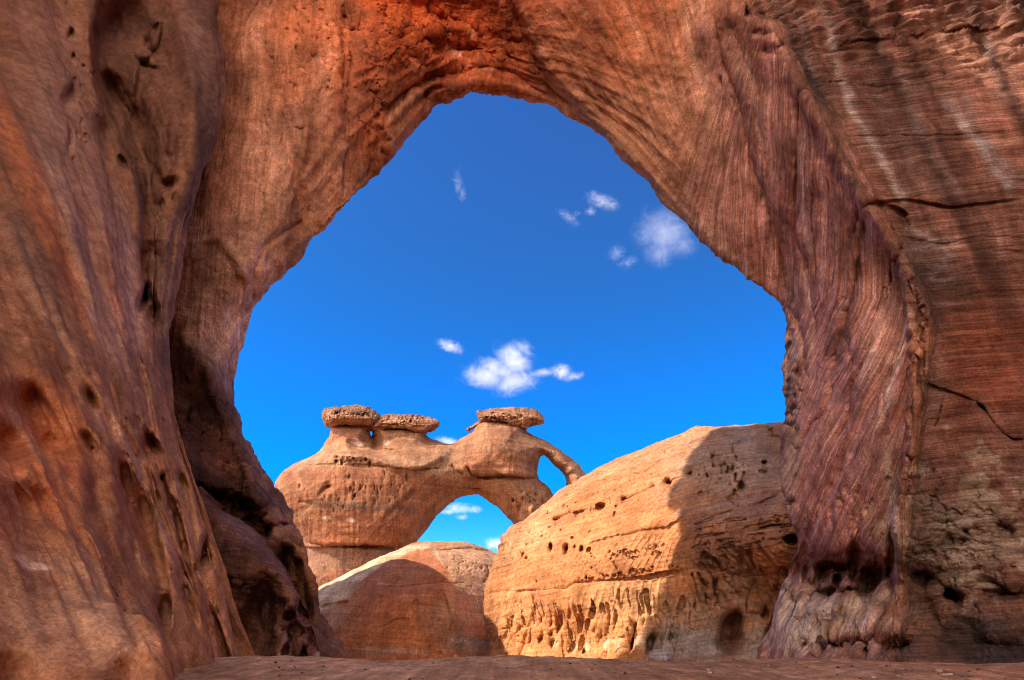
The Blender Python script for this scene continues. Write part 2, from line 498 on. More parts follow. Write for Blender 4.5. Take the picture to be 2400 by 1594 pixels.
    # great scoop and groove at the upper right
    s.hole(330, 120, 75, 150, 8, 2.0, 2)
    s.hole(290, 60, 45, 70, 20, .9, 3)
    s.hole(262, 70, 22, 60, 10, .7, 3)
    s.hole(300, 250, 40, 80, -30, .7, 3)
    s.hole(255, 240, 25, 80, -6, .8, 2.5)
    s.hole(345, 340, 30, 90, -10, 1.0, 2.5)
    s.hole(360, 560, 22, 120, 0, .9, 2.5)
    s.line([(238, 0), (236, 110), (236, 170), (300, 260), (322, 330), (345, 400), (340, 540), (342, 640), (335, 700)], 20, .8, 1.6)
    s.line([(205, 0), (212, 100), (225, 220), (235, 290), (280, 350), (310, 420), (330, 520), (336, 640)], 14, -.5, 1.7)
    s.line([(330, 60), (375, 50), (350, 120), (310, 160), (312, 250), (300, 260)], 14, -.35)
    s.line([(420, 20), (430, 90), (452, 170), (455, 260), (450, 340)], 12, -.22)
    s.line([(500, 150), (510, 260), (498, 330), (470, 420), (430, 500), (405, 590), (395, 720)], 10, .25)
    for a in [(338, 700, 10, 32, 10, 1.4), (360, 735, 12, 30, -10, .7), (164, 85, 7, 13, 10, .35), (175, 135, 4, 7, 0, .2), (166, 223, 14, 26, 25, .55),
              (160, 320, 7, 30, 0, .2), (290, 380, 9, 22, -20, .5), (330, 150, 24, 12, 30, .5), (345, 105, 10, 22, -10, .5), (365, 165, 10, 8, 0, .3),
              (235, 300, 12, 45, -25, .35), (257, 318, 18, 40, -28, .4), (395, 430, 22, 12, -30, .35), (390, 330, 10, 40, 0, .3),
              (10, 1040, 60, 60, 40, 1.1), (110, 1000, 42, 75, -28, .85), (38, 940, 50, 40, 30, .5), (120, 1040, 30, 20, 0, .3),
              (50, 1190, 50, 70, -40, .9), (90, 1240, 70, 100, -30, .55), (215, 940, 14, 34, -28, .5), (258, 990, 12, 40, -25, .4),
              (290, 1120, 20, 60, -8, .75), (320, 1190, 30, 80, -10, .8), (345, 1050, 14, 30, -5, .5), (362, 1045, 8, 26, -30, .4),
              (380, 1120, 7, 10, 0, .3), (430, 1130, 6, 22, -25, .35), (395, 1160, 8, 40, -15, .3), (360, 1260, 16, 120, -12, .5),
              (389, 1430, 9, 34, -8, .6), (475, 1290, 8, 40, 18, .8), (482, 1310, 12, 25, 10, .5), (80, 930, 22, 35, -30, .4),
              (30, 1590, 70, 60, 0, .6), (300, 1585, 45, 50, 20, .45), (210, 1040, 10, 30, -20, .4), (160, 900, 20, 50, -30, .3),
              (515, 1500, 14, 90, -14, .8), (120, 1380, 60, 18, -10, .2), (330, 880, 12, 60, -12, .25),
              (280, 1390, 12, 80, -16, .3), (215, 1300, 14, 90, -24, .3), (440, 1400, 9, 90, -16, .4), (420, 1230, 9, 70, -14, .35)]:
        s.hole(a[0], a[1], a[2], a[3], a[4], a[5] * 1.6, 2.4)
    for pts, w, d in [([(0, 250), (100, 455), (180, 660), (240, 790), (270, 960), (340, 1100), (400, 1250), (450, 1400), (500, 1560)], 14, .35),
                      ([(0, 640), (60, 690), (120, 760), (200, 900), (240, 1000), (290, 1080)], 9, .22),
                      ([(60, 820), (140, 950), (210, 1080), (260, 1250), (330, 1360), (390, 1500), (410, 1590)], 16, .4),
                      ([(100, 300), (140, 420), (190, 540), (250, 700), (300, 860), (340, 960)], 12, .25),
                      ([(290, 1000), (330, 1080), (370, 1200), (420, 1330), (470, 1450), (500, 1560)], 9, .4),
                      ([(385, 980), (420, 1090), (450, 1230), (480, 1400), (520, 1540)], 8, .35),
                      ([(200, 1100), (250, 1250), (300, 1400), (330, 1560)], 12, .35),
                      ([(0, 1120), (60, 1300), (110, 1450), (130, 1580)], 18, .25),
                      ([(0, 780), (90, 800), (130, 830)], 4, .1), ([(20, 625), (48, 660)], 2.5, .12)]:
        s.line(pts, w * 1.3, d * .62, 1.7)
    for pts, w, d in [([(90, 150), (110, 240), (150, 420), (200, 640), (250, 830), (300, 980), (330, 1080)], 16, .3),
                      ([(230, 1170), (270, 1260), (330, 1380), (380, 1500), (430, 1594)], 12, .35),
                      ([(170, 880), (240, 1040), (280, 1150), (330, 1290), (380, 1400)], 10, .35),
                      ([(400, 1100), (430, 1200), (460, 1350), (500, 1470), (530, 1560)], 8, .25),
                      ([(0, 860), (80, 960), (160, 1110), (230, 1200)], 14, .3)]:
        s.line(pts, w * 1.3, -d * .55, 1.7)
    s.pits((430, 230, 60, 180, -5), 26, 3, 9, 1.6, -10, .14, 3)
    s.pits((320, 1130, 90, 200, -20), 60, 2.5, 8, 2.2, -22, .22, 5)
    s.pits((370, 500, 40, 200, -5), 34, 3, 9, 2.2, -5, .2, 6)
    s.pits((200, 230, 40, 160, 0), 30, 2, 5, 1.5, 0, .15, 7)
    s.pits((60, 700, 120, 300, -30), 60, 2, 5, 1.8, -25, .12, 8)
    s.acc *= np.clip(s.V[..., 1] / 10, .4, 1.25)
    s.apply()
    N = gnormals(s.V); X, Y, Z = np.moveaxis(s.V, -1, 0)
    k = .03 + .10 * sst(200, 380, s.px) * sst(950, 600, s.py)
    # flute-aligned roughness: sample noise squeezed across the flutes
    u = (s.px + .0 * s.py); s.reproj()
    lean = np.where(s.py < 400, .25, .5)
    a = (s.px - .42 * s.py) * .03; b = s.py * .006
    n = fbm(a, b, 0 * a + 2.2, 2) * .06 + fbm(a * 3.3, b * 2.0, 0 * a + 7.2, 3) * .03 + fbm(X * 1.3, Y * 1.3, Z * .8, 5) * k + fbm(X * 6, Y * 6, Z * 6, 4) * .018
    s.normal(n * np.clip(Y / 8, .3, 1.2), N)
    s.warp(7, .02, 4)
    s.paint_start(BROWN)
    MAUVE = (.31, .155, .12); RED = (.40, .125, .055); ORG = (.42, .19, .10); PALE = (.46, .28, .20); DK = (.15, .07, .048)
    s.blob(150, 300, 90, 420, -14, MAUVE, .8); s.blob(450, 160, 70, 240, 0, (.32, .14, .105), .7)
    s.blob(290, 750, 60, 260, -12, MAUVE, .8); s.blob(70, 420, 34, 260, -22, RED, .55)
    s.blob(360, 200, 60, 140, -10, (.27, .115, .07), .6); s.blob(40, 1000, 120, 120, 0, RED, .75)
    s.blob(130, 1060, 80, 90, -30, RED, .6); s.blob(60, 1180, 130, 100, 0, (.40, .14, .065), .6)
    s.blob(310, 1180, 40, 140, -12, (.42, .16, .08), .5); s.blob(480, 1300, 30, 180, -14, ORG, .6)
    s.blob(150, 1400, 200, 120, 0, (.34, .17, .11), .6); s.blob(80, 1050, 10, 200, -40, PALE, .2)
    s.blob(355, 430, 20, 200, 0, DK, .45); s.blob(380, 640, 22, 160, 0, (.20, .11, .085), .5)
    s.blob(30, 560, 50, 160, -25, (.22, .12, .09), .5); s.blob(180, 1480, 160, 80, 0, (.38, .22, .16), .5)
    s.blob(90, 1330, 30, 8, 10, (.7, .5, .4), .9); s.blob(50, 1310, 16, 10, 30, (.65, .45, .35), .8)
    for pts in [[(60, 560), (110, 700), (150, 800)], [(120, 760), (180, 900), (260, 1040)], [(230, 1160), (300, 1270), (340, 1330)], [(10, 950), (60, 1010), (110, 1100)],
                [(400, 1080), (430, 1180), (445, 1260)], [(95, 170), (110, 250), (135, 330)]]:
        s.stripe(pts, 9, PALE, .5)
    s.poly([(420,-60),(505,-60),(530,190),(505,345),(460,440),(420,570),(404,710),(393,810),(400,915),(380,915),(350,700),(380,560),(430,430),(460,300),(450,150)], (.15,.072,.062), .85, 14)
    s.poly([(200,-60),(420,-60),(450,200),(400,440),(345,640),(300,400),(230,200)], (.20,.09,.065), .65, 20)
    B = (Z + .25 * X + .4 * fbm(X * .3, Y * .3, Z * .3, 3)).ravel()
    Sx = ((s.px - .42 * s.py) * MPP(11)).ravel()
    for pts, w_, c_, k_ in [([(0,290),(60,400),(110,520),(170,680),(220,820)], 16, (.50,.16,.07), .7), ([(95,130),(110,300),(140,430),(190,600),(240,760),(290,900)], 26, (.40,.24,.20), .8),
                         ([(150,100),(160,260),(200,420),(260,560),(300,700),(330,850)], 24, (.42,.235,.20), .7), ([(0,470),(80,620),(150,760),(210,880)], 22, (.17,.095,.08), .6),
                         ([(280,420),(300,560),(310,700),(330,860)], 14, (.46,.27,.24), .7), ([(240,520),(262,640),(280,760)], 12, (.44,.17,.11), .6), ([(370,620),(385,700),(388,800),(400,920)], 8, (.17,.10,.085), .7),
                         ([(0,840),(60,880),(120,960),(180,1060)], 30, (.50,.20,.10), .7), ([(230,900),(290,1040),(360,1190),(420,1330)], 16, (.46,.27,.20), .6), ([(40,640),(110,740),(180,850)], 14, (.48,.28,.21), .5),
                         ([(430,1100),(460,1240),(500,1400),(540,1540)], 14, (.50,.27,.17), .7), ([(330,1300),(390,1420),(450,1560)], 16, (.48,.27,.18), .5), ([(150,1300),(230,1420),(300,1560)], 26, (.46,.27,.20), .5),
                         ([(440,20),(460,120),(490,200)], 20, (.36,.20,.17), .6), ([(300,60),(300,130),(270,200)], 20, (.16,.075,.05), .6)]:
        s.stripe(pts, w_, c_, k_)
    s.C *= np.array([1.22, 1.17, 1.04])
    s.C *= (1 + .16 * sst(850, 1150, s.py))[..., None]  # lower part brightened, its fill light painted into the colour
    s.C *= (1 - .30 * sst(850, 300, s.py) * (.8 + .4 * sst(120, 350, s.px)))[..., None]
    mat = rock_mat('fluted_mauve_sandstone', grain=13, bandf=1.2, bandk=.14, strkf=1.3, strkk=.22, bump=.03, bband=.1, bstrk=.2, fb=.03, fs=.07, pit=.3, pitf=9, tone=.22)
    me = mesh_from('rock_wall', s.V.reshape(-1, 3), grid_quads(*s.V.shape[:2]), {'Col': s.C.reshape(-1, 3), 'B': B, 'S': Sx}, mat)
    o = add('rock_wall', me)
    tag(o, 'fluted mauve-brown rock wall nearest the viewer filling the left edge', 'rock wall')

# ------------------------------------------------------------------ 2. the great arch with its legs and the right cliff
def great_arch():
    # stations from left foot over the crown to right foot; each: E(sky edge) then outward c1..c6 as (px,py,D)
    ST = [
     [(815,1720,29),(745,1720,27),(690,1720,25.5),(640,1720,25),(590,1720,25),(540,1720,25),(440,1720,26)],
     [(810,1545,29),(752,1545,27.2),(700,1545,25.5),(640,1545,25.2),(590,1545,25),(540,1545,24.5),(430,1545,25)],
     [(757,1440,29),(728,1450,27),(690,1450,25.3),(640,1450,25.2),(580,1440,24.8),(520,1440,24.3),(420,1440,24)],
     [(739,1330,29),(700,1340,27.9),(660,1335,26.8),(610,1330,25.7),(550,1330,25.0),(500,1330,24.6),(400,1330,24.5)],
     [(693,1220,29),(625,1225,26.7),(580,1220,26.4),(540,1220,26),(500,1220,25.5),(460,1220,25),(360,1220,24.5)],
     [(615,1100,28.8),(584,1092,26.7),(550,1090,26.4),(510,1085,26),(475,1080,25.5),(440,1080,25),(340,1080,24.5)],
     [(566,990,28.5),(544,990,26.7),(510,985,26.3),(480,980,26),(450,975,25.5),(415,975,25),(320,970,24.5)],
     [(556,885,28.5),(500,890,26.2),(470,880,25.8),(445,875,25.3),(425,870,25),(400,865,24.5),(310,860,24)],
     [(592,724,28),(560,740,27),(520,745,26),(480,740,25),(440,735,24),(400,730,23),(300,720,22)],
     [(700,600,27.5),(650,600,26.5),(590,590,25),(540,580,24),(480,570,23),(410,560,22),(300,540,21)],
     [(813,480,27),(760,440,26),(690,400,24.5),(630,370,23.5),(560,340,22.5),(480,310,21.5),(350,260,20)],
     [(907,368,26.5),(860,310,25),(800,240,23.5),(740,170,22.3),(670,100,21.3),(570,0,20),(450,-150,18)],
     [(1020,243,26),(985,195,24.8),(950,140,23.5),(915,80,22.4),(880,20,21.4),(820,-100,20),(720,-320,17)],
     [(1133,206,25.5),(1125,160,24.7),(1118,110,23.9),(1110,60,23),(1100,0,21.8),(1090,-130,19.5),(1070,-400,16)],
     [(1306,250,25.5),(1304,205,24.7),(1300,150,23.5),(1310,90,22.2),(1330,20,21),(1360,-120,19),(1430,-400,15)],
     [(1440,340,25.5),(1465,305,24.7),(1490,240,23.2),(1530,160,22.0),(1570,80,21),(1640,-60,19),(1750,-350,15)],
     [(1565,470,25.5),(1600,430,24.4),(1640,340,23),(1680,200,21),(1755,20,17.5),(1900,-150,15.5),(2200,-500,12)],
     [(1707,615,25.5),(1740,575,24.3),(1780,500,22.6),(1820,380,20),(1903,215,16.8),(2250,-50,15.5),(2900,-400,14)],
     [(1805,690,25.3),(1835,660,24.2),(1870,600,22.4),(1930,520,19.5),(2033,468,16.5),(2430,250,15.3),(3000,0,14)],
     [(1838,752,25.2),(1870,740,24),(1920,720,22),(2000,700,19),(2135,665,16.5),(2430,560,15.5),(3000,450,14.5)],
     [(1836,900,25),(1880,900,23.5),(1940,900,21.5),(2030,900,18.8),(2158,880,16.7),(2430,850,15.8),(3000,800,15)],
     [(1836,1050,25),(1885,1050,23.3),(1940,1050,21.3),(2030,1050,18.8),(2135,1050,17),(2430,1050,16),(3000,1050,15)],
     [(1840,1170,24.5),(1890,1170,22.8),(1950,1170,21),(2030,1170,19),(2117,1180,17.3),(2430,1190,16.3),(3000,1190,15.2)],
     [(1866,1262,24),(1905,1270,22.6),(1960,1275,21),(2030,1280,19.4),(2100,1290,17.8),(2430,1310,16.5),(3000,1310,15.3)],
     [(1850,1340,25),(1895,1345,24),(1955,1350,22.8),(2030,1355,21),(2106,1370,18.6),(2430,1400,16.6),(3000,1400,15.4)],
     [(1825,1450,26),(1870,1450,24.5),(1940,1455,22.5),(2020,1460,20.6),(2100,1465,18.5),(2430,1480,16.5),(3000,1480,15.3)],
     [(1785,1550,27),(1850,1553,24.5),(1930,1556,22),(2020,1562,20),(2100,1568,18),(2430,1588,16),(3000,1600,15)],
     [(1770,1720,27),(1840,1720,24.5),(1930,1720,22),(2020,1720,20),(2100,1720,18),(2430,1740,16),(3000,1740,15)]]
    C = []
    ctr = np.array([1200., 800.])
    DSH = {7: 1.0, 8: 2.2, 9: 3.0, 10: 2.8, 11: 2.0, 12: 1.2, 13: .5}
    for k, s_ in enumerate(ST):
        s_ = [(a[0], a[1], a[2] - DSH.get(k, 0) * f_) for a, f_ in zip(s_, (1, 1, .9, .7, .4, 0, -.4))]
        E = np.array(s_[0][:2], float); c1 = np.array(s_[1][:2], float)
        out = (c1 - E) / np.linalg.norm(c1 - E)
        De = s_[0][2]
        c3, c4, c5 = (np.array(s_[q], float) for q in (3, 4, 5))
        pr = 1.0 if k >= 19 else {16: .10, 17: .40, 18: .75}.get(k, 0.0); pr *= {23: .6}.get(k, 1.0 if k <= 22 else .35)
        fa = .5 + .34 * pr; fb_ = .5 + .38 * pr; ma = c3 * (1 - fa) + c4 * fa; mb = c4 * fb_ + c5 * (1 - fb_)
        ma[2] = ma[2] * (1 - pr) + pr * (c3[2] * .34 + c4[2] * .66); mb[2] -= .05 * pr
        c4[2] -= .05 * pr
        s_ = s_[:4] + [tuple(ma), tuple(c4), tuple(mb)] + s_[5:]
        r = [P(*a) for a in s_]
        w = []
        for dist, dd in ((18, 1.0), (100, 1.9)):
            q = E + out * dist; w.append(P(q[0], q[1], De + dd))
        ow = w[-1] - P(E[0], E[1], De); ow[1] = 0; ow /= np.linalg.norm(ow)
        w.append(w[-1] + ow * 2.0 + np.array([0, -2.2, .3])); w.append(w[-1] + ow * 4.0 + np.array([0, -6, 2.]))
        r = w[::-1] + r
        # far outward continuation (above and beyond the frame)
        last = r[-1].copy(); prev = r[-2]
        if k <= 12: ex = np.array([last[0] - 2.5, last[1] - 5.5, last[2] + 1.0])
        elif k <= 16: ex = np.array([last[0] * 1.02, last[1] - 1.5, last[2] + 2.5])
        else: ex = last + (last - prev) * .9
        r.append(ex)
        r.append(np.array([17, -4, ex[2] * .9]) if k >= 17 else ex + np.array([0, 1.0, 3.]))
        r.append(np.array([13.5, -26, ex[2] * .6]) if k >= 17 else ex + np.array([0, 3.5, 4.]))
        C.append(r)
    C = np.array(C)
    C[:, :, 2] = np.clip(C[:, :, 2], -4, 60)
    V, tr, tc = loft(C, 2.3)
    trg = np.broadcast_to(tr[:, None], V.shape[:2]); tcg = np.broadcast_to(tc[None, :], V.shape[:2])
    front = sst(3.2, 3.9, tcg).astype(f4)
    s = Sculpt(V, front)
    N = gnormals(V); X, Y, Z = np.moveaxis(V, -1, 0)
    s.normal(fbm(X * .22, Y * .22, Z * .22, 3) * .55 * (1 - .5 * sst(14.5, 17, trg)), N)
    s.warp(9, .014, 2); s.begin()
    # --- right hand panel lip: overlaps the red vault
    s.line([(1195,-60),(1210,10),(1262,110),(1300,180),(1352,238),(1420,310),(1484,376),(1570,462)], 75, -1.0, side=-1)
    s.line([(1190,-60),(1204,10),(1256,112),(1295,184),(1346,242),(1414,316),(1478,382),(1560,466)], 14, .35)
    # left vault: folds
    s.line([(812,-20),(806,110),(802,250),(812,380),(808,470)], 60, .8, side=-1)
    s.line([(850,-20),(845,80),(825,110),(815,180),(812,300)], 10, .25)
    s.line([(660,250),(668,330),(690,420),(705,500),(690,560)], 18, .4); s.line([(650,240),(655,330),(672,420),(690,510)], 10, -.25)
    s.line([(750,180),(735,230),(705,280),(700,300)], 12, -.25)
    s.line([(905,300),(908,330),(912,360)], 10, -.3); s.line([(893,290),(890,330),(870,380),(850,440)], 12, .45)
    s.line([(890,290),(930,240),(980,200),(1040,180),(1140,160),(1220,185),(1300,230)], 10, .3)
    s.line([(900,310),(950,250),(1000,210),(1050,195),(1130,190),(1200,205)], 8, -.28)
    s.line([(880,250),(900,180),(950,110),(1000,75),(1080,65),(1110,90),(1100,110)], 26, -.5, side=1)
    s.hole(1060, 90, 95, 45, 5, .6, 3); s.hole(1080, 120, 60, 24, 5, .5, 3); s.hole(1190, 110, 40, 90, -12, .6, 2.5)
    s.hole(1010, 20, 120, 30, 0, .6, 3); s.hole(990, 8, 18, 14, 0, .4); s.hole(1010, 0, 12, 20, 0, .6); s.hole(880, 200, 30, 80, 8, .5, 3)
    s.hole(1190, 135, 8, 12, 0, .4); s.hole(1205, 100, 18, 14, 0, .4); s.hole(860, 360, 28, 70, 10, .4, 3)
    s.line([(990,0),(1010,25),(1060,45),(1100,60),(1130,70)], 6, .25); s.line([(1130,60),(1150,110),(1180,145)], 9, -.2)
    s.line([(960,95),(1010,100),(1060,112)], 3.5, .25); s.line([(1000,40),(1040,55),(1030,70),(975,72),(930,90)], 5, -.2)
    s.line([(800,88),(822,112)], 2.5, .3); s.line([(822,112),(818,180),(808,300),(806,470)], 3, .35)
    s.pits((960, 90, 150, 120, 0), 90, 3, 11, 1.0, 0, .35, 11)
    s.pits((740, 80, 90, 130, 20), 110, 2, 6, 1.2, -30, .22, 12)
    s.pits((870, 230, 40, 140, 0), 70, 2, 6, 1.3, 0, .25, 13)
    s.pits((620, 230, 60, 160, 0), 50, 2, 7, 2.2, -10, .15, 14)
    # smooth shallow lobes over the left haunch
    s.hole(560, 480, 60, 120, 20, .5, 2.4); s.hole(500, 620, 45, 90, 10, .7, 2.4); s.hole(620, 500, 22, 100, -8, .25, 2.4)
    s.line([(600,720),(585,640),(640,570),(720,510)], 8, .2); s.line([(440,620),(470,560),(520,560),(570,640),(590,700)], 12, -.28)
    s.line([(560,980),(520,900),(530,820),(560,740),(590,690)], 9, -.2)
    # --- dark lower left leg: ledge, caves
    s.line([(430,790),(470,850),(506,900),(547,992),(582,1083),(597,1154),(618,1220),(653,1290)], 22, -.55, 1.7)
    for a in [(490,1158,60,16,18,1.3),(560,1180,36,18,22,1.4),(590,1195,34,18,30,1.5),(600,1235,38,20,25,1.9),(628,1245,10,18,-10,1.2),(470,1168,30,20,0,.9),
              (690,1370,28,75,-16,3.2),(680,1320,20,40,-20,2.4),(715,1430,14,50,-14,1.4),
              (442,978,9,22,8,.8),(488,985,5,10,0,.5),(520,1040,7,10,0,.3),(400,1010,60,14,10,.3)]:
        s.hole(a[0], a[1], a[2], a[3], a[4], a[5], 3.4)
    s.line([(440,1150),(500,1165),(560,1195),(600,1235),(640,1290),(665,1350)], 26, .5, 2)
    s.pits((540, 1190, 110, 26, 22), 70, 4, 12, .9, 20, .8, 21); s.pits((480, 1000, 60, 120, -10), 60, 2, 5, 1.6, 0, .25, 22)
    s.pits((670, 1180, 24, 110, -26), 70, 2, 5, 1.6, -20, .22, 23); s.pits((600, 1110, 30, 60, -20), 40, 2, 5, 1.2, 0, .2, 24)
    # --- right side grooves running up the fold
    for pts, w, d in [([(1660,-20),(1690,120),(1735,250),(1760,380),(1790,470),(1830,600),(1845,690)], 8, .55),
                      ([(1640,60),(1700,250),(1745,400),(1785,520)], 26, .25),
                      ([(1925,245),(1880,215),(1868,330),(1866,430),(1864,520),(1885,600),(1905,690),(1920,800)], 5, .4),
                      ([(1760,250),(1790,350),(1800,440)], 6, .25), ([(1700,40),(1760,160),(1790,240)], 20, .5),
                      ([(1912,420),(1908,520),(1912,600),(1915,700)], 4, .35), ([(2033,490),(2020,600),(1990,720),(1975,800),(1960,900)], 8, .5),
                      ([(2120,570),(2090,640),(2060,760)], 6, .4), ([(1975,800),(1960,860),(1940,950),(1900,1010),(1870,1060)], 6, .4),
                      ([(2050,790),(2010,880),(1990,980),(1960,1040)], 5, .35), ([(1850,700),(1880,800),(1900,900)], 7, .35),
                      ([(1990,500),(1975,640),(1985,780),(2000,860)], 5, .2), ([(1850,770),(1850,850),(1842,950)], 7, .4)]:
        s.line(pts, w, d, 1.7)
    s.line([(2170,790),(2130,850),(2090,950),(2080,1020)], 8, -.25); s.line([(2110,820),(2100,860),(2075,900),(2065,980)], 5, .25)
    s.line([(1757,30),(1818,51),(1880,204),(1925,250),(1990,360),(2033,468),(2090,570),(2150,680),(2168,780)], 34, -.22, 1.6)
    s.line([(2130,545),(2110,500),(2035,478),(2010,520),(1990,620)], 7, .45)
    # pockets above
    for a in [(1752,30,7,14,0,.7),(1838,104,8,10,0,.5),(1810,120,20,16,0,.5),(1790,80,22,12,0,.3),(1690,190,5,14,0,.3),(1720,240,5,14,-20,.3)]: s.hole(*a)
    s.pits((1860, 930, 20, 130, 0), 40, 3, 9, 1.8, 10, .5, 31)
    # horizontal bedding cracks on the right cliff
    for pts, w, d in [([(1960,320),(2050,322),(2150,318),(2280,315),(2400,308)], 2.5, .16), ([(2030,480),(2080,475),(2140,472),(2220,486),(2300,480),(2400,468)], 4, .28),
                      ([(1905,205),(1960,190),(2050,200),(2140,197)], 2.5, .14), ([(2330,590),(2400,592)], 4, .15), ([(2110,560),(2200,570),(2290,560),(2400,555)], 3, .1),
                      ([(2285,940),(2310,965),(2350,1010),(2376,1028),(2400,1030)], 3.5, .5), ([(2170,900),(2230,920),(2285,945)], 3, .2),
                      ([(2215,930),(2205,975),(2190,1000)], 3, .3), ([(2260,1130),(2210,1150),(2180,1180)], 3, .15),
                      ([(2140,1340),(2190,1360),(2230,1400)], 8, .4), ([(2280,1360),(2340,1365),(2400,1385)], 7, .5), ([(2330,1220),(2360,1230),(2375,1255)], 7, .6)]:
        s.line(pts, w, d, 1.8)
    s.line([(1970,100),(2060,92),(2160,84),(2260,75),(2420,60)], 40, .25, side=1)
    # lower right: band of caves under the lip of the jamb
    for a in [(1862,1338,15,28,22,2.0),(1888,1345,7,22,10,1.4),(2004,1300,17,30,0,2.2),(1998,1340,10,18,10,1.5),(2048,1340,34,24,-10,2.6),(2035,1365,25,16,-5,1.8),
              (2088,1300,13,48,0,1.8),(2085,1350,10,30,0,1.2),(1965,1325,32,12,0,1.7),(1930,1340,14,20,15,1.1),(1955,1390,60,10,-5,1.2),(2000,1385,26,10,-8,1.2),
              (2155,1360,26,20,20,1.1),(2232,1392,22,15,20,2.3),(2245,1405,12,14,0,2.0),(2135,1125,9,9,0,.6),(2155,1122,8,7,0,.5),(2172,1110,6,6,0,.3),(2190,1103,7,6,0,.3),
              (2158,1158,16,7,-10,.5),(2192,1163,10,9,0,.5),(2215,1190,8,8,0,.4),(2130,1160,12,6,0,.4),(2350,1235,18,12,30,.6),(2360,1390,50,14,5,.8),
              (1862,1180,14,10,0,.5),(2250,1500,60,40,0,.5),(2330,1530,70,35,0,.7),(2160,1440,40,50,10,.5)]:
        s.hole(a[0], a[1], a[2], a[3], a[4], a[5], 3.2)
    s.line([(1905,1520),(1960,1512),(2020,1505),(2100,1512),(2150,1530)], 15, 1.0, 2)
    s.line([(1870,1300),(1940,1305),(2000,1290),(2060,1300),(2110,1330)], 26, .5, side=1)
    s.line([(1880,1440),(1950,1420),(2040,1400),(2100,1400)], 30, -.4, 2)
    s.pits((2010, 1515, 110, 14, 0), 60, 3, 8, 2.4, -18, .6, 41); s.pits((1960, 1350, 100, 40, -5), 60, 4, 10, 1.6, 5, .7, 42)
    s.pits((1900, 1400, 60, 60, -5), 40, 3, 9, 2.6, 8, .5, 43); s.pits((2240, 1250, 130, 120, 0), 90, 4, 16, .8, 0, .25, 44)
    s.pits((1950, 1200, 90, 70, 0), 60, 2, 6, 3.2, 14, .25, 45)
    s.apply()
    s.reproj(); px, py = s.px, s.py
    N = gnormals(s.V); X, Y, Z = np.moveaxis(s.V, -1, 0)
    cliff = sst(-10, 30, px - np.interp(py, [-200, 30, 51, 204, 250, 468, 680, 780, 1019, 1208, 1396, 1600], [1700, 1757, 1818, 1880, 1925, 2033, 2150, 2168, 2138, 2117, 2106, 2090])) * (tcg > 4)
    aret = np.interp(py, [-200, 30, 51, 204, 250, 468, 680, 780, 1019, 1208, 1396, 1600], [1700, 1757, 1818, 1880, 1925, 2033, 2150, 2168, 2138, 2117, 2106, 2090])
    jamb = (1 - cliff) * sst(1500, 1760, px + .3 * (py - 300)) * (trg > 14)
    vault = (1 - cliff) * (1 - jamb)
    # wavy ledges on upper right cliff
    wz = Z + .35 * fbm(X * .5, Y * .5, Z * .2, 3) + .04 * X
    led = fbm(X * .12, wz * 2.2, Y * .12, 3, mode=1)
    scal = fbm(X * 1.1, wz * 2.4, Y * 1.1 + 4, 3, mode=2)
    upper = sst(260, 60, py + .0 * px)
    n = cliff * (led * (.07 + .12 * upper) + scal * .42 * upper)
    # jamb: fold-parallel ribs
    fold = (aret - px) * MPP(20)
    ribs = fbm((px + .45 * np.clip(py - 700, 0, None)) * .055, py * .003, 0 * px, 3, mode=1) * .16 + fbm(fold * .8, Z * .1, Y * .1, 2) * .20
    n += jamb * ribs * sst(1300, 1150, py)
    # flutes at the very foot
    foot = sst(1330, 1420, py) * (px > 1700)
    flut = fbm((px + .35 * (py - 1400)) * .045, py * .008, 0 * px, 3, mode=1)
    n += foot * flut * .32 * sst(2200, 2060, px)
    # streaky relief of the vault and panels
    ang = np.where(px > 1200, .45, -.08)
    sc = np.where(px > 1200, px - .5 * py, px + .12 * py)
    mixs = sst(1150, 1280, px)
    fang = np.arctan2(px - 1725, np.maximum(560 - py, -200) + 60 + 0 * px)
    fanS = fang * 520
    st = fbm(px * .035 + py * .004, py * .006, 0 * px, 4, mode=1) * (1 - mixs) + fbm(fanS * .04, py * .004, 0 * px + 5, 4, mode=1) * mixs
    n += vault * st * .15 * (1 - sst(0, 1, -0 * px))
    n += fbm(X * .9, Y * .9, Z * .9, 5) * .20 * (1 - .55 * jamb - .35 * cliff) + fbm(X * 4, Y * 4, Z * 4, 4) * .045
    conc = fbm(tcg * 2.4 + .25 * fbm(trg * 1.3, 0 * trg, 0 * trg, 3), trg * .25, 0 * trg, 3, mode=1)
    n += vault * sst(9, 11, trg) * sst(17.5, 15, trg) * np.exp(-((tcg - 5.2) / 1.5) ** 2) * (conc - .2) * .30
    # broken, craggy crown
    crag = np.exp(-(((px - 1000) / 260) ** 2 + ((py - 90) / 170) ** 2))
    n += crag * fbm(X * 1.2, Y * 1.2, Z * 1.2, 5, mode=1) * .35
    # blotchy flaking low on the right
    drip = fbm((px - .42 * py) * .02, py * .0015, 0 * px + 3, 3)
    flk = sst(2090, 2140, px) * sst(1080, 1150, py)
    n += flk * np.round(fbm(X * .9, Y * .9, Z * .9, 5) * 5) / 5 * .28
    leg = sst(900, 1000, py) * (px < 1000)
    n += leg * fbm(X * 2.2, Y * 2.2, Z * 2.0, 4) * .14
    # rough sky edge
    edge = np.exp(-((tcg - 4.0) / .35) ** 2)
    n += edge * fbm(X * .6, Y * .6, Z * .6, 5) * .40 * (1 - .6 * jamb) * (1 - .5 * sst(700, 900, py) * (px < 1000))
    s.normal(n, N)
    # ---------------- colour
    s.warp(12, .02, 9); s.paint_start(BROWN)
    TAN = (.40, .205, .125); RED = (.50, .10, .028); ORG = (.50, .19, .085); MV = (.36, .175, .14); DKB = (.13, .055, .038); GR = (.33, .22, .175)
    s.mixc(vault * .8, (.42, .175, .095))
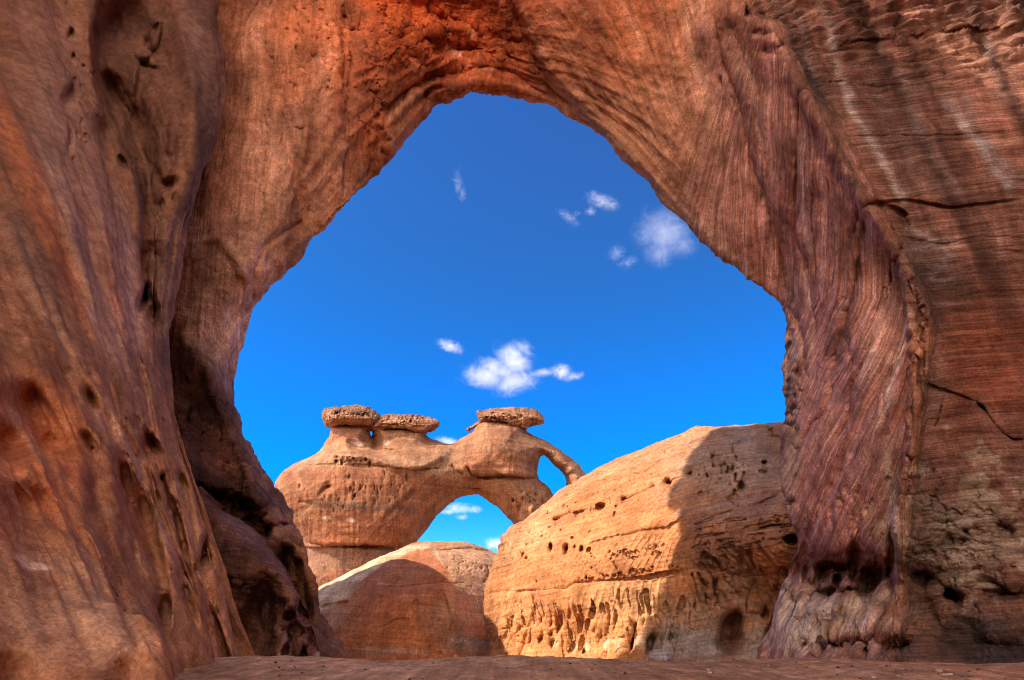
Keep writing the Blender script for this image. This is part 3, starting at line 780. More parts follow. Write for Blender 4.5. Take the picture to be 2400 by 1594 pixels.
    s.blob(1020, 60, 260, 150, 5, RED, .95, 1.4); s.blob(740, 70, 120, 170, 0, (.50, .16, .07), .8, 1.4)
    s.blob(1150, 160, 150, 60, 0, (.46, .12, .045), .8); s.blob(960, 20, 90, 60, 0, (.58, .12, .03), .8)
    s.blob(520, 650, 130, 220, 20, (.50, .27, .185), .95, 1.4); s.blob(640, 420, 110, 140, 0, (.50, .245, .155), .85); s.blob(560, 150, 60, 160, 0, (.46, .20, .12), .7)
    s.blob(740, 250, 30, 130, 10, (.56, .27, .17), .6); s.blob(880, 280, 40, 130, 0, (.38, .10, .04), .7)
    s.blob(490, 780, 80, 190, 0, (.66, .40, .30), .95); s.blob(470, 620, 26, 80, 14, (.30, .17, .12), .7); s.blob(440, 560, 16, 60, 10, (.62, .40, .31), .7); s.blob(660, 140, 60, 50, 20, (.33, .13, .07), .5)  # first blob paints extra light onto the shaded lower haunch
    s.blob(1500, 300, 220, 170, 40, TAN, .85, 1.5); s.blob(1420, 60, 130, 130, 30, (.44, .15, .07), .75, 1.4); s.blob(1700, 560, 120, 100, 45, (.36, .20, .13), .9)
    s.blob(1610, 200, 40, 200, -14, (.36, .17, .10), .5); s.blob(1560, 60, 60, 120, -10, (.40, .15, .075), .5)
    s.blob(1690, 200, 40, 250, -18, (.25, .14, .11), .6)
    s.mixc(jamb * .85, MV)
    s.blob(1960, 1050, 110, 260, 10, (.40, .18, .145), .8, 1.4); s.blob(1950, 500, 60, 250, -6, (.42, .20, .15), .7); s.blob(1850, 1000, 26, 260, 0, (.34, .23, .19), .8)
    s.blob(2060, 950, 60, 160, 10, (.36, .19, .17), .6); s.blob(2080, 760, 40, 140, 20, (.40, .25, .21), .5)
    s.mixc(cliff * .9, (.34, .135, .078))
    s.blob(2250, 250, 260, 160, 0, (.36, .14, .08), .7); s.blob(2300, 120, 180, 50, 0, (.42, .17, .09), .6)
    s.blob(2150, 600, 90, 60, 30, (.24, .12, .08), .6); s.blob(2300, 860, 170, 170, 0, (.36, .10, .045), .9, 1.2); s.blob(2180, 680, 90, 60, 0, (.20, .09, .06), .7)
    s.blob(2160, 760, 50, 50, 0, (.16, .08, .06), .6); s.blob(2330, 1000, 120, 40, 20, (.38, .15, .09), .5)
    s.blob(2170, 900, 60, 120, 0, (.38, .16, .09), .8)
    s.blob(2240, 1270, 190, 150, 0, (.29, .135, .08), .8); s.blob(2230, 1260, 120, 130, 0, (.50, .32, .20), .55, .3, 1.6); s.blob(2330, 1250, 110, 140, 0, (.56, .36, .22), .55, .3, 1.9)
    s.blob(2300, 1500, 140, 70, 0, (.10, .055, .038), .9); s.blob(2350, 1560, 120, 40, 0, (.07, .04, .03), .9); s.blob(2160, 1430, 60, 80, 0, (.36, .15, .08), .8)
    s.blob(1960, 1440, 120, 50, 0, (.46, .33, .26), .85, 1.2, .8); s.blob(1990, 1540, 140, 30, 0, (.22, .13, .11), .8); s.blob(1860, 1470, 60, 60, 0, (.46, .37, .31), .9); s.blob(1900, 1430, 150, 60, 0, (.44, .33, .27), .75, 1.2, .9)
    s.blob(1990, 1370, 110, 30, 0, (.24, .12, .085), .7); s.blob(2090, 1200, 14, 140, -4, (.5, .36, .28), .6, 1, .8)
    dr = fbm((px - .45 * py + 14 * s.nz) * .022, py * .0012, 0 * px + 3, 3)
    s.C *= (1 + cliff * sst(900, 500, py) * np.clip(dr * 1.5, -.5, .75))[..., None]
    # pale and dark run-off streaks on the right cliff
    for pts, w, c, k in [([(1925,-10),(1950,100),(1970,180),(1975,195),(2010,280),(2060,360),(2110,450),(2130,480)], 11, (.80, .54, .40), .95),
                         ([(1830,-10),(1870,110),(1910,200),(1930,260),(1970,360),(2010,440),(2040,480)], 24, (.13, .075, .06), .9),
                         ([(2210,200),(2240,270),(2300,340),(2340,400),(2380,460)], 14, (.72, .52, .42), .8), ([(2110,150),(2130,220),(2170,330),(2230,420),(2280,480)], 14, (.48, .31, .24), .6),
                         ([(2310,80),(2330,180),(2360,260)], 12, (.50, .30, .22), .5), ([(2330,500),(2350,590),(2400,640)], 7, (.52, .32, .24), .5),
                         ([(1870,20),(1890,110),(1920,190)], 8, (.5, .30, .22), .5), ([(2180,60),(2200,170),(2230,240)], 18, (.24, .11, .075), .5), ([(2030,60),(2050,200),(2120,360),(2190,470)], 14, (.25, .13, .09), .45),
                         ([(2130,545),(2180,560),(2260,575)], 8, (.55, .38, .28), .6), ([(2115,590),(2180,575),(2230,600),(2180,650),(2250,655)], 6, (.50, .36, .28), .5),
                         ([(2200,690),(2260,680),(2300,690)], 10, (.5, .25, .14), .5), ([(2150,800),(2110,830),(2090,900),(2070,960),(2050,1010)], 8, (.60, .40, .30), .7),
                         ([(2110,1090),(2100,1180),(2090,1250),(2060,1290)], 7, (.58, .42, .33), .7), ([(2180,1180),(2230,1220),(2290,1210)], 9, (.56, .40, .28), .6),
                         ([(1110,60),(1100,90),(1080,95)], 7, (.75, .42, .25), .7), ([(1040,105),(1060,120),(1090,125)], 8, (.8, .50, .35), .7),
                         ([(900,300),(940,250),(985,215),(1030,195)], 6, (.60, .33, .2), .6), ([(1060,170),(1110,158),(1160,165)], 4, (.62, .35, .22), .6),
                         ([(800,300),(806,380),(806,480)], 3, (.5, .25, .16), .6), ([(1330,-20),(1420,90),(1500,200),(1560,330)], 8, (.5, .27, .17), .4),
                         ([(1250,60),(1320,160),(1400,260),(1500,360)], 10, (.5, .24, .14), .4)]:
        s.stripe(pts, w, c, k)
    for pts, w, c, k in [([(1215,-10),(1262,100),(1310,180),(1370,250),(1440,320)], 10, (.56,.28,.17), .7), ([(1262,-10),(1330,110),(1400,220),(1480,320)], 14, (.52,.22,.12), .6),
                         ([(1360,-10),(1430,90),(1500,210),(1560,330)], 16, (.26,.10,.05), .6), ([(1540,-10),(1565,90),(1600,200),(1640,330)], 14, (.23,.11,.06), .6), ([(1450,-10),(1500,90),(1550,200),(1590,300),(1640,400)], 10, (.56,.30,.19), .6),
                         ([(1600,-10),(1625,120),(1660,260),(1700,400)], 12, (.54,.31,.20), .6), ([(1650,250),(1680,330),(1705,420)], 14, (.22,.11,.07), .6), ([(1500,400),(1600,500),(1700,590),(1790,670)], 16, (.52,.33,.23), .7),
                         ([(1690,-10),(1720,120),(1750,250),(1775,400),(1800,500)], 12, (.20,.12,.10), .7), ([(1740,100),(1770,240),(1800,370)], 8, (.46,.32,.27), .6),
                         ([(1890,290),(1880,380),(1885,480),(1900,600)], 7, (.56,.38,.31), .7), ([(1945,330),(1930,420),(1935,520),(1945,640),(1950,760)], 9, (.50,.25,.17), .6), ([(1985,420),(1970,520),(1970,640),(1960,760)], 8, (.24,.12,.09), .6),  # first pale stripe paints a highlight along the rib
                         ([(2030,560),(2000,700),(1960,850),(1900,980)], 9, (.19,.095,.07), .6), ([(2090,620),(2070,720),(2040,850),(2000,960)], 14, (.50,.30,.25), .7), ([(1880,620),(1900,760),(1900,900)], 12, (.50,.33,.28), .6),
                         ([(2115,560),(2150,650),(2175,740),(2195,800)], 16, (.11,.06,.045), .8), ([(2145,690),(2120,790),(2100,880)], 9, (.62,.46,.38), .7), ([(2100,840),(2085,900),(2070,980)], 10, (.66,.48,.40), .7), ([(2075,860),(2090,820)], 6, (.66,.48,.40), .7),
                         ([(1970,900),(1930,1000),(1890,1100)], 20, (.52,.28,.23), .7), ([(2040,1000),(2020,1100),(1980,1230)], 26, (.48,.24,.19), .7),
                         ([(2140,160),(2150,330),(2230,480)], 20, (.20,.10,.075), .5), ([(2060,190),(2100,300),(2180,430),(2230,480)], 16, (.21,.11,.08), .6), ([(2250,200),(2290,300),(2370,400),(2420,440)], 10, (.50,.33,.25), .6), ([(2060,130),(2062,60),(2050,-10)], 8, (.46,.27,.19), .5)]:
        s.stripe(pts, w, c, k)
    s.blob(2170, 890, 46, 110, -5, (.42, .19, .11), .9, .6, .3)
    # dark lower left leg
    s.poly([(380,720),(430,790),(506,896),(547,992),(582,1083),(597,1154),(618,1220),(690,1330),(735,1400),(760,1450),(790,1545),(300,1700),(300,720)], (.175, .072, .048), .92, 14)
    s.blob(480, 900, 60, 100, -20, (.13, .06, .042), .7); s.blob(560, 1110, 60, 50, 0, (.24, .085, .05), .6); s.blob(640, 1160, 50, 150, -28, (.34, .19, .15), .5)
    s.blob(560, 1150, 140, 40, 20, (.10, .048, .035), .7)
    s.blob(740, 1500, 60, 60, 0, (.28, .15, .11), .5)
    X, Y, Z = np.moveaxis(s.V, -1, 0)
    wz = Z + .5 * fbm(X * .15, Y * .15, Z * .1, 3) + .03 * X
    pxs = px + .45 * np.clip(py - 700, 0, None) + 10 * fbm(px * .01, py * .006, 0 * px, 3)
    zA = np.interp(pxs, [1600, 1757, 1818, 1880, 1925, 2033, 2150, 2300, 2500], [31, 27, 26, 23.5, 22.5, 17.5, 13, 8.5, 3.5])
    Bc = wz * cliff + (zA * .62 + .25 * Z * 0) * jamb + (Z * .8 + .4 * Y) * vault
    Sc = (fanS * MPP(24)) * sst(1180, 1220, px) + ((px + .1 * py) * MPP(24)) * (1 - sst(1180, 1220, px))
    Sc = Sc + .9 * fbm(X * .12, Y * .12, Z * .12, 3) + .12 * fbm(X * .8, Y * .8, Z * .8, 2)
    Sc = np.where(cliff > .5, (px - .42 * py) * MPP(16), Sc)
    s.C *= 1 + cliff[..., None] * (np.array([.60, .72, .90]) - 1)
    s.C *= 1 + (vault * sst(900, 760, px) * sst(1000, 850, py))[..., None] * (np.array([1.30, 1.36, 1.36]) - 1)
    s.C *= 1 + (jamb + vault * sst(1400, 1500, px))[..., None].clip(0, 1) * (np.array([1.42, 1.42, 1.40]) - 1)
    Sc = np.where((jamb > .5) & (cliff <= .5), pxs * MPP(20), Sc)
    leftleg = sst(9.5, 7, trg)
    WB = cliff * 1.0 + jamb * 1.0 + vault * (.12 + .5 * leftleg); WS = cliff * .45 + jamb * .15 + vault * (1.0 - .55 * leftleg)
    am = rock_mat('great_arch_sandstone', grain=6.5, bandf=3.0, bandk=.65, strkf=.95, strkk=.5, alt=(.46, .32, .25), fb=.34, fs=.20, bump=.08, bband=1.1, bstrk=.7, pit=.35, pitf=4, wts=True)
    root = empty('natural_arch', (0, 26, 0), 'towering red sandstone arch framing the blue sky, nearest and largest of the arches', 'rock arch')
    k1 = int(np.searchsorted(tr, 8)); k2 = int(np.searchsorted(tr, 17)); n = len(tr)
    Bf, Sf = Bc, Sc
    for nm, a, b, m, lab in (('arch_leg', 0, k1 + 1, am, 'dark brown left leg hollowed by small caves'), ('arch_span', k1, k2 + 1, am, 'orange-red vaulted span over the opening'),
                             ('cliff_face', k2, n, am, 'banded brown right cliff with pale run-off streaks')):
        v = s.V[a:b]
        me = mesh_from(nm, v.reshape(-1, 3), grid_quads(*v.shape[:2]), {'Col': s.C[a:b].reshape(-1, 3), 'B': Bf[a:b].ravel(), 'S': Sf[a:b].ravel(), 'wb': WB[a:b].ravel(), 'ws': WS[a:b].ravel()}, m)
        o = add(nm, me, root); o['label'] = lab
    return root

# ------------------------------------------------------------------ 3. rock at the foot of the left leg with the niche
def niche_rock():
    rows = [1140, 1190, 1240, 1300, 1360, 1420, 1480, 1545, 1640, 1720]
    R = [  # px from hidden left to silhouette on the right
        [330, 380, 420, 445, 462, 470], [340, 400, 445, 475, 500, 515], [350, 430, 490, 530, 560, 585], [360, 460, 530, 580, 615, 640], [370, 480, 560, 615, 655, 682],
        [380, 490, 575, 635, 685, 715], [390, 500, 585, 645, 700, 738], [400, 510, 590, 650, 705, 750], [400, 510, 590, 650, 705, 755], [400, 510, 590, 650, 705, 755]]
    D = [24.2, 23.3, 22.6, 22.4, 22.8, 24.0]
    C = []
    for i, (py, r) in enumerate(zip(rows, R)):
        q = [P(a, py, d + max(0, (4 - i)) * .35) for a, d in zip(r, D)]
        q += [P(r[-1] - 6, py - 2, 26.0 + max(0, 4 - i) * .3), P(r[-1] - 60, py, 28.5)]
        C.append(q)
    C = np.array(C); top = C[0].copy(); top[:, 1] += 2.5; top[:, 2] -= .3; C = np.concatenate([[top], C])
    V, tr, tc = loft(C, 2.0)
    tcg = np.broadcast_to(tc[None, :], V.shape[:2])
    s = Sculpt(V, sst(5.4, 5.0, tcg).astype(f4)); N = gnormals(V); X, Y, Z = np.moveaxis(V, -1, 0)
    s.normal(fbm(X * .5, Y * .5, Z * .5, 3) * .25, N)
    s.warp(6, .03, 3); s.begin()
    s.hole(612, 1460, 60, 90, 8, 1.5, 3.5); s.hole(622, 1400, 34, 50, 4, 1.2, 3); s.hole(590, 1500, 50, 60, 0, .6, 3); s.hole(628, 1440, 16, 50, 0, .9, 3)
    s.hole(658, 1412, 7, 14, 0, .8); s.hole(540, 1365, 5, 12, 0, .5); s.hole(570, 1368, 4, 8, 0, .4); s.hole(700, 1440, 22, 20, 0, .9); s.hole(690, 1482, 24, 26, 10, 1.6)
    s.hole(712, 1430, 14, 20, 10, 1.0); s.hole(728, 1490, 12, 24, -10, 1.3); s.hole(668, 1530, 8, 26, 4, .9); s.hole(680, 1520, 10, 20, 0, .8); s.hole(712, 1530, 9, 20, 0, 1.0); s.hole(738, 1520, 8, 18, -20, .7)
    s.line([(520,1352),(560,1358),(610,1360)], 4, .2); s.line([(640,1540),(655,1500),(648,1460),(640,1420)], 6, -.35); s.line([(664,1545),(662,1510),(672,1480)], 4, -.3)
    s.line([(700,1540),(700,1505),(690,1500)], 4, -.3); s.line([(722,1545),(716,1510),(712,1480)], 4, -.3)
    s.line([(560,1440),(600,1370),(614,1358),(640,1380),(665,1440)], 7, -.25)
    s.pits((700, 1460, 40, 50, 0), 50, 2.5, 8, 1.5, 0, .6, 51); s.pits((560, 1370, 60, 16, 0), 40, 1.5, 3.5, 2.0, 0, .3, 52)
    s.apply()
    N = gnormals(s.V); X, Y, Z = np.moveaxis(s.V, -1, 0)
    s.normal(fbm(X * 1.2, Y * 1.2, Z * 1.2, 5) * .14 + fbm(X * .6, Y * .6, Z * 5, 3, mode=1) * .05, N)
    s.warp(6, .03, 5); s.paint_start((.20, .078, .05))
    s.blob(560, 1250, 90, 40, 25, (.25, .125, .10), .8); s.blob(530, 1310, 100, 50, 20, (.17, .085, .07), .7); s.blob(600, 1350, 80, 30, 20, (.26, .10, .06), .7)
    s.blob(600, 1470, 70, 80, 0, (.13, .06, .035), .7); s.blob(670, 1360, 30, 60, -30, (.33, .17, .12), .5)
    s.stripe([(652,1545),(662,1510),(672,1480)], 4, (.45, .3, .22), .6); s.stripe([(746,1545),(740,1525)], 8, (.55, .42, .36), .6)
    X, Y, Z = np.moveaxis(s.V, -1, 0)
    mat = rock_mat('dark_niche_sandstone', grain=6, bandf=4, bandk=.35, strkf=2.5, strkk=.3, bump=.06, pit=.4, pitf=5)
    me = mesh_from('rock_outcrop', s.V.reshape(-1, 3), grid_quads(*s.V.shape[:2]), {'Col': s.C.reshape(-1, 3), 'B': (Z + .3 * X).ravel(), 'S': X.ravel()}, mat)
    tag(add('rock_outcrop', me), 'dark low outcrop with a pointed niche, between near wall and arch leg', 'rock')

# ------------------------------------------------------------------ inflated far rocks
def finish(name, V, Q, mat, colfn, dispfn, parent=None, sculpt=None, B=None, S=None, smooth=1, flip=False):
    if flip: Q = Q[:, ::-1]
    V = vsmooth(V, Q, smooth)
    N = vnormals(V, Q)
    d = V - np.array([0, 0, CAMZ]); fr = (-(N * d).sum(1) / np.linalg.norm(d, axis=1))
    s = Sculpt(V, sst(-.15, .12, fr).astype(f4))
    if sculpt: sculpt(s)
    N = vnormals(s.V, Q)
    n = dispfn(s, N); s.V = s.V + N * n[:, None]
    colfn(s)
    X, Y, Z = s.V.T
    me = mesh_from(name, s.V, Q, {'Col': s.C, 'B': B(s) if B else Z, 'S': S(s) if S else X}, mat)
    return add(name, me, parent)

def right_boulder():
    out = [(1150,1880),(1150,1700),(1148,1600),(1150,1545),(1158,1520),(1142,1480),(1136,1430),(1137,1390),(1150,1340),(1165,1300),(1178,1262),(1185,1255),(1200,1238),(1250,1205),(1315,1152),(1372,1118),(1450,1078),
           (1545,1038),(1600,1020),(1650,1004),(1710,999),(1830,996),(1960,1010),(2060,1080),(2120,1250),(2120,1880)]
    def front(X, Y, d):
        # nearer towards the right; waist undercut above the foot
        f = -(X - 1150) * .013
        f += 1.6 * np.exp(-((Y - 1400) / 70) ** 2) * sst(1560, 1800, X)
        f += 1.0 * np.exp(-((Y - 1490) / 60) ** 2) * sst(1560, 1700, X)
        f -= 1.4 * np.exp(-((Y - 1270) / 60) ** 2) * sst(1500, 1780, X)
        f += -1.0 * sst(1490, 1580, Y)
        return f
    V, Q = inflate(out, [], 54, 13, 330, step=2.1, dstep=.30, front=front, back=lambda X, Y: -(X - 1150) * .006, depth=.6)
    def sculpt(s):
        s.warp(7, .025, 6); s.begin()
        c = lambda x, y: (1130 + x * .3698, 980 + y * .3698)
        H = [(435,825,17,24,1.6),(533,835,17,34,1.6),(625,825,8,18,1.0),(585,815,6,14,.7),(675,832,9,8,.6),(262,860,9,12,.6),(284,888,8,9,.5),(470,645,15,13,.9),(745,560,20,18,1.3),(908,518,18,16,1.2),
             (1092,438,16,16,1.2),(1180,415,28,24,1.8),(1320,348,14,13,1.0),(1465,252,20,22,1.7),(1592,200,12,24,1.2),(1632,178,8,8,.6),(1792,282,14,14,1.3),(1775,325,12,8,.6),(1553,338,14,22,1.3),(1585,330,8,20,1.0),
             (1604,380,10,26,1.2),(1640,430,17,42,1.8),(1600,485,16,24,1.2),(1575,525,7,24,.8),(1505,400,11,12,.8),(1518,355,7,11,.6),(1830,95,28,10,1.4),(1850,135,48,16,1.8),(1660,355,14,16,.8),(1418,362,8,12,.8),(1368,350,5,12,.6),(1470,310,14,18,.7),
             (350,1040,12,20,.9),(845,610,6,12,.5),(575,760,6,5,.4),(430,605,7,7,.5),(600,605,14,7,.5),(490,1310,18,40,1.5),(262,1440,11,60,1.0),(940,1460,30,55,2.2),(1072,1430,26,56,2.4),(1190,1385,12,22,1.3),
             (960,1350,9,30,.9),(800,1350,10,34,1.0),(650,1480,9,18,.9),(150,1500,14,10,.9),(310,1400,12,50,1.0),(440,1440,16,40,.9),(1590,1280,50,60,2.6),(1560,1380,60,100,2.4),(1580,1440,80,70,1.6),
             (1785,1230,22,46,2.0),(1820,1380,22,60,1.8),(1680,1140,10,60,1.0),(1400,900,12,40,.8),(1470,1080,18,60,1.0),(1490,1160,18,50,.9),(1420,1110,10,50,.8),(1640,930,14,50,1.0),(1700,1080,14,50,.8),(1950,770,34,26,1.8),
             (1260,1180,8,40,.7),(1350,1190,8,34,.7),(700,1230,8,40,.6),(560,1240,8,50,.6),(840,1280,8,44,.7),(1030,1300,9,36,.7),(620,1310,10,50,.8),(750,1400,9,40,.7),(240,1340,7,20,.5),(60,1430,6,28,1.0),(1870,1060,12,40,.8),(1750,1250,60,14,.5)]
        for x, y, rx, ry, d in H:
            X, Y = c(x, y); s.hole(X, Y, rx * .38 + .8, ry * .38 + .8, 6, d * (1.1 if Y < 1400 else .75), 3.5)
        L = [([(20,1110),(300,1100),(520,1080),(620,1050),(850,1030),(1100,1000),(1310,950)], 3.2, .45), ([(230,700),(470,640),(560,610),(745,565),(900,520),(1080,450),(1300,355),(1440,270)], 2.2, .22),
             ([(660,510),(720,420),(980,375),(1180,270),(1400,200)], 4, .25), ([(640,820),(800,760),(960,730),(1150,690),(1300,610)], 3, .25), ([(1300,690),(1500,620),(1750,540),(1900,480)], 2.5, .25),
             ([(1320,760),(1500,740),(1700,690),(1900,650)], 3, .3), ([(720,350),(800,340)], 2.5, .5), ([(1160,175),(1220,160),(1290,130)], 3, .5), ([(1435,185),(1445,225),(1455,240)], 2, .6),
             ([(1360,1000),(1400,1090),(1440,1190),(1460,1230)], 5, .5), ([(1480,900),(1530,1000),(1600,1100)], 4, .35), ([(1560,800),(1640,900),(1690,1000)], 5, .4), ([(1700,760),(1800,870),(1880,940)], 4, .35),
             ([(830,900),(860,960),(880,1010)], 2, .3), ([(700,920),(750,1000)], 2, .2), ([(1820,1250),(1860,1350),(1880,1420)], 5, .5)]
        for pts, w, d in L: s.line([c(*p) for p in pts], w, d)
        s.line([c(1320,930), c(1500,960), c(1700,1000), c(1950,960)], 18, .5, side=1)
        R = random.Random(5)
        for k in range(70):   # flutes of the lower front
            x = 160 + k * 17 + R.uniform(-8, 8); y = 1080 + R.uniform(0, 260); L_ = R.uniform(60, 190)
            s.line([c(x, y), c(x + 14, y + L_ * .5), c(x + 24 + R.uniform(-8, 12), y + L_)], R.uniform(1.3, 3.0), R.uniform(.12, .42) * R.choice((1, 1, -.4)), 2)
        for k in range(46):
            x = 1330 + k * 13 + R.uniform(-8, 8); y = 860 + R.uniform(0, 260) - (x - 1330) * .1; L_ = R.uniform(60, 170)
            s.line([c(x, y), c(x + 26, y + L_ * .5), c(x + 50, y + L_)], R.uniform(1.5, 3.4), R.uniform(.3, .8) * R.choice((1, 1, -.6)), 2)
        for k in range(26):   # joints across the ribbed band
            x = 1320 + R.uniform(0, 620); y = 740 + R.uniform(-70, 130) - (x - 1320) * .12
            s.line([c(x, y), c(x + R.uniform(-6, 10), y + R.uniform(20, 60))], 1.2, .3)
        for k in range(30):
            x = 1320 + R.uniform(0, 560); y = 740 + R.uniform(-70, 130) - (x - 1320) * .12
            s.line([c(x, y), c(x + 60, y - 10), c(x + 130, y - 22)], 1.3, .3)
        s.pits((1290, 1200, 110, 90, -30), 120, 1.2, 3.5, 1.0, 0, .45, 61); s.pits((1400, 1160, 200, 50, -22), 110, 1.2, 3, 1.0, 0, .4, 62); s.pits((1430, 1300, 150, 12, -10), 60, 1.2, 2.6, 1.3, 20, .4, 64)
        s.pits((1440, 1349, 130, 6, -9), 70, 1.2, 3, 1.3, 0, .5, 65); s.pits((1700, 1120, 60, 60, 0), 50, 1.5, 5, 1.2, 0, .6, 66); s.pits((1200, 1480, 40, 70, 0), 60, 1.0, 2.4, 1.5, 0, .3, 67)
        s.pits((1330, 1500, 160, 40, 0), 70, 1.4, 5, 2.6, 6, .6, 68)
        s.apply()
    def disp(s, N):
        s.reproj(); X, Y, Z = s.V.T; px, py = s.px, s.py
        wz = Z - .10 * (X - 0) * 1.0 + .5 * fbm(X * .1, Y * .1, Z * .1, 3)
        bands = fbm(X * .06, wz * 1.6, Y * .06, 4, mode=1)
        low = sst(1350, 1440, py)
        fl = fbm((px + .3 * py) * .06, py * .004, 0 * px, 4, mode=1)
        return (fbm(X * .22, Y * .22, Z * .22, 3) * .5 + bands * .16 * (1 - .6 * low) + (fl - .3) * .17 * low + fbm(X * 1.1, Y * 1.1, Z * 1.1, 4) * .12)
    def col(s):
        s.warp(10, .02, 12); s.paint_start((.53, .235, .095))
        s.blob(1260, 1210, 120, 60, -35, (.55, .32, .17), .8); s.blob(1500, 1070, 240, 30, -18, (.55, .33, .185), .8, 1.2)
        s.blob(1420, 1190, 160, 50, -18, (.56, .25, .11), .8); s.blob(1500, 1110, 120, 26, -22, (.52, .24, .11), .7); s.blob(1450, 1290, 180, 40, -8, (.52, .25, .115), .7)
        s.blob(1230, 1430, 80, 60, 0, (.56, .27, .12), .7); s.blob(1330, 1500, 220, 50, 0, (.66, .33, .13), .8, 1.4); s.blob(1500, 1420, 120, 60, 10, (.58, .34, .17), .7)
        s.blob(1740, 1100, 160, 90, -10, (.38, .27, .20), .9, 1.6); s.blob(1740, 1190, 150, 40, -12, (.38, .215, .155), .9); s.blob(1760, 1260, 150, 40, -10, (.34, .16, .09), .9)  # greyer, darker right end, partly shade painted into the colour
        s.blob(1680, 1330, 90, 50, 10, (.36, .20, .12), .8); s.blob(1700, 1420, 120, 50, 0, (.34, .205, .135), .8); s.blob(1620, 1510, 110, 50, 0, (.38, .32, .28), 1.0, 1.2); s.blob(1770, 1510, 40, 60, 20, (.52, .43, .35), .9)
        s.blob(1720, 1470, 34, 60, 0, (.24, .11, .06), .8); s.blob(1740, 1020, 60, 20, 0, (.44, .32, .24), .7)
        for x in (1345, 1420, 1448, 1375, 1500, 1300): s.blob(x, 1512, 7, 12, 0, (.85, .65, .42), .7)
        s.C *= np.array([.94, .84, .76])
    mat = rock_mat('honey_sandstone', grain=2.4, bandf=1.5, bandk=.30, strkf=.7, strkk=.25, alt=(.62, .45, .36), pale=(1.25, 1.25, 1.2), bump=.16, bband=.8, bstrk=.25, fb=.16, fs=.05, pit=.5, pitf=1.2, tone=.16)
    def Bf(s):
        X, Y, Z = s.V.T; return Z - .12 * X + .5 * fbm(X * .1, Y * .1, Z * .1, 3)
    o = finish('rock_dome', V, Q, mat, col, disp, sculpt=sculpt, B=Bf, S=lambda s: (s.px + .3 * s.py) * MPP(50), smooth=1)
    tag(o, 'huge honey-coloured whaleback rock pitted with holes, half in sun, right of centre', 'rock')

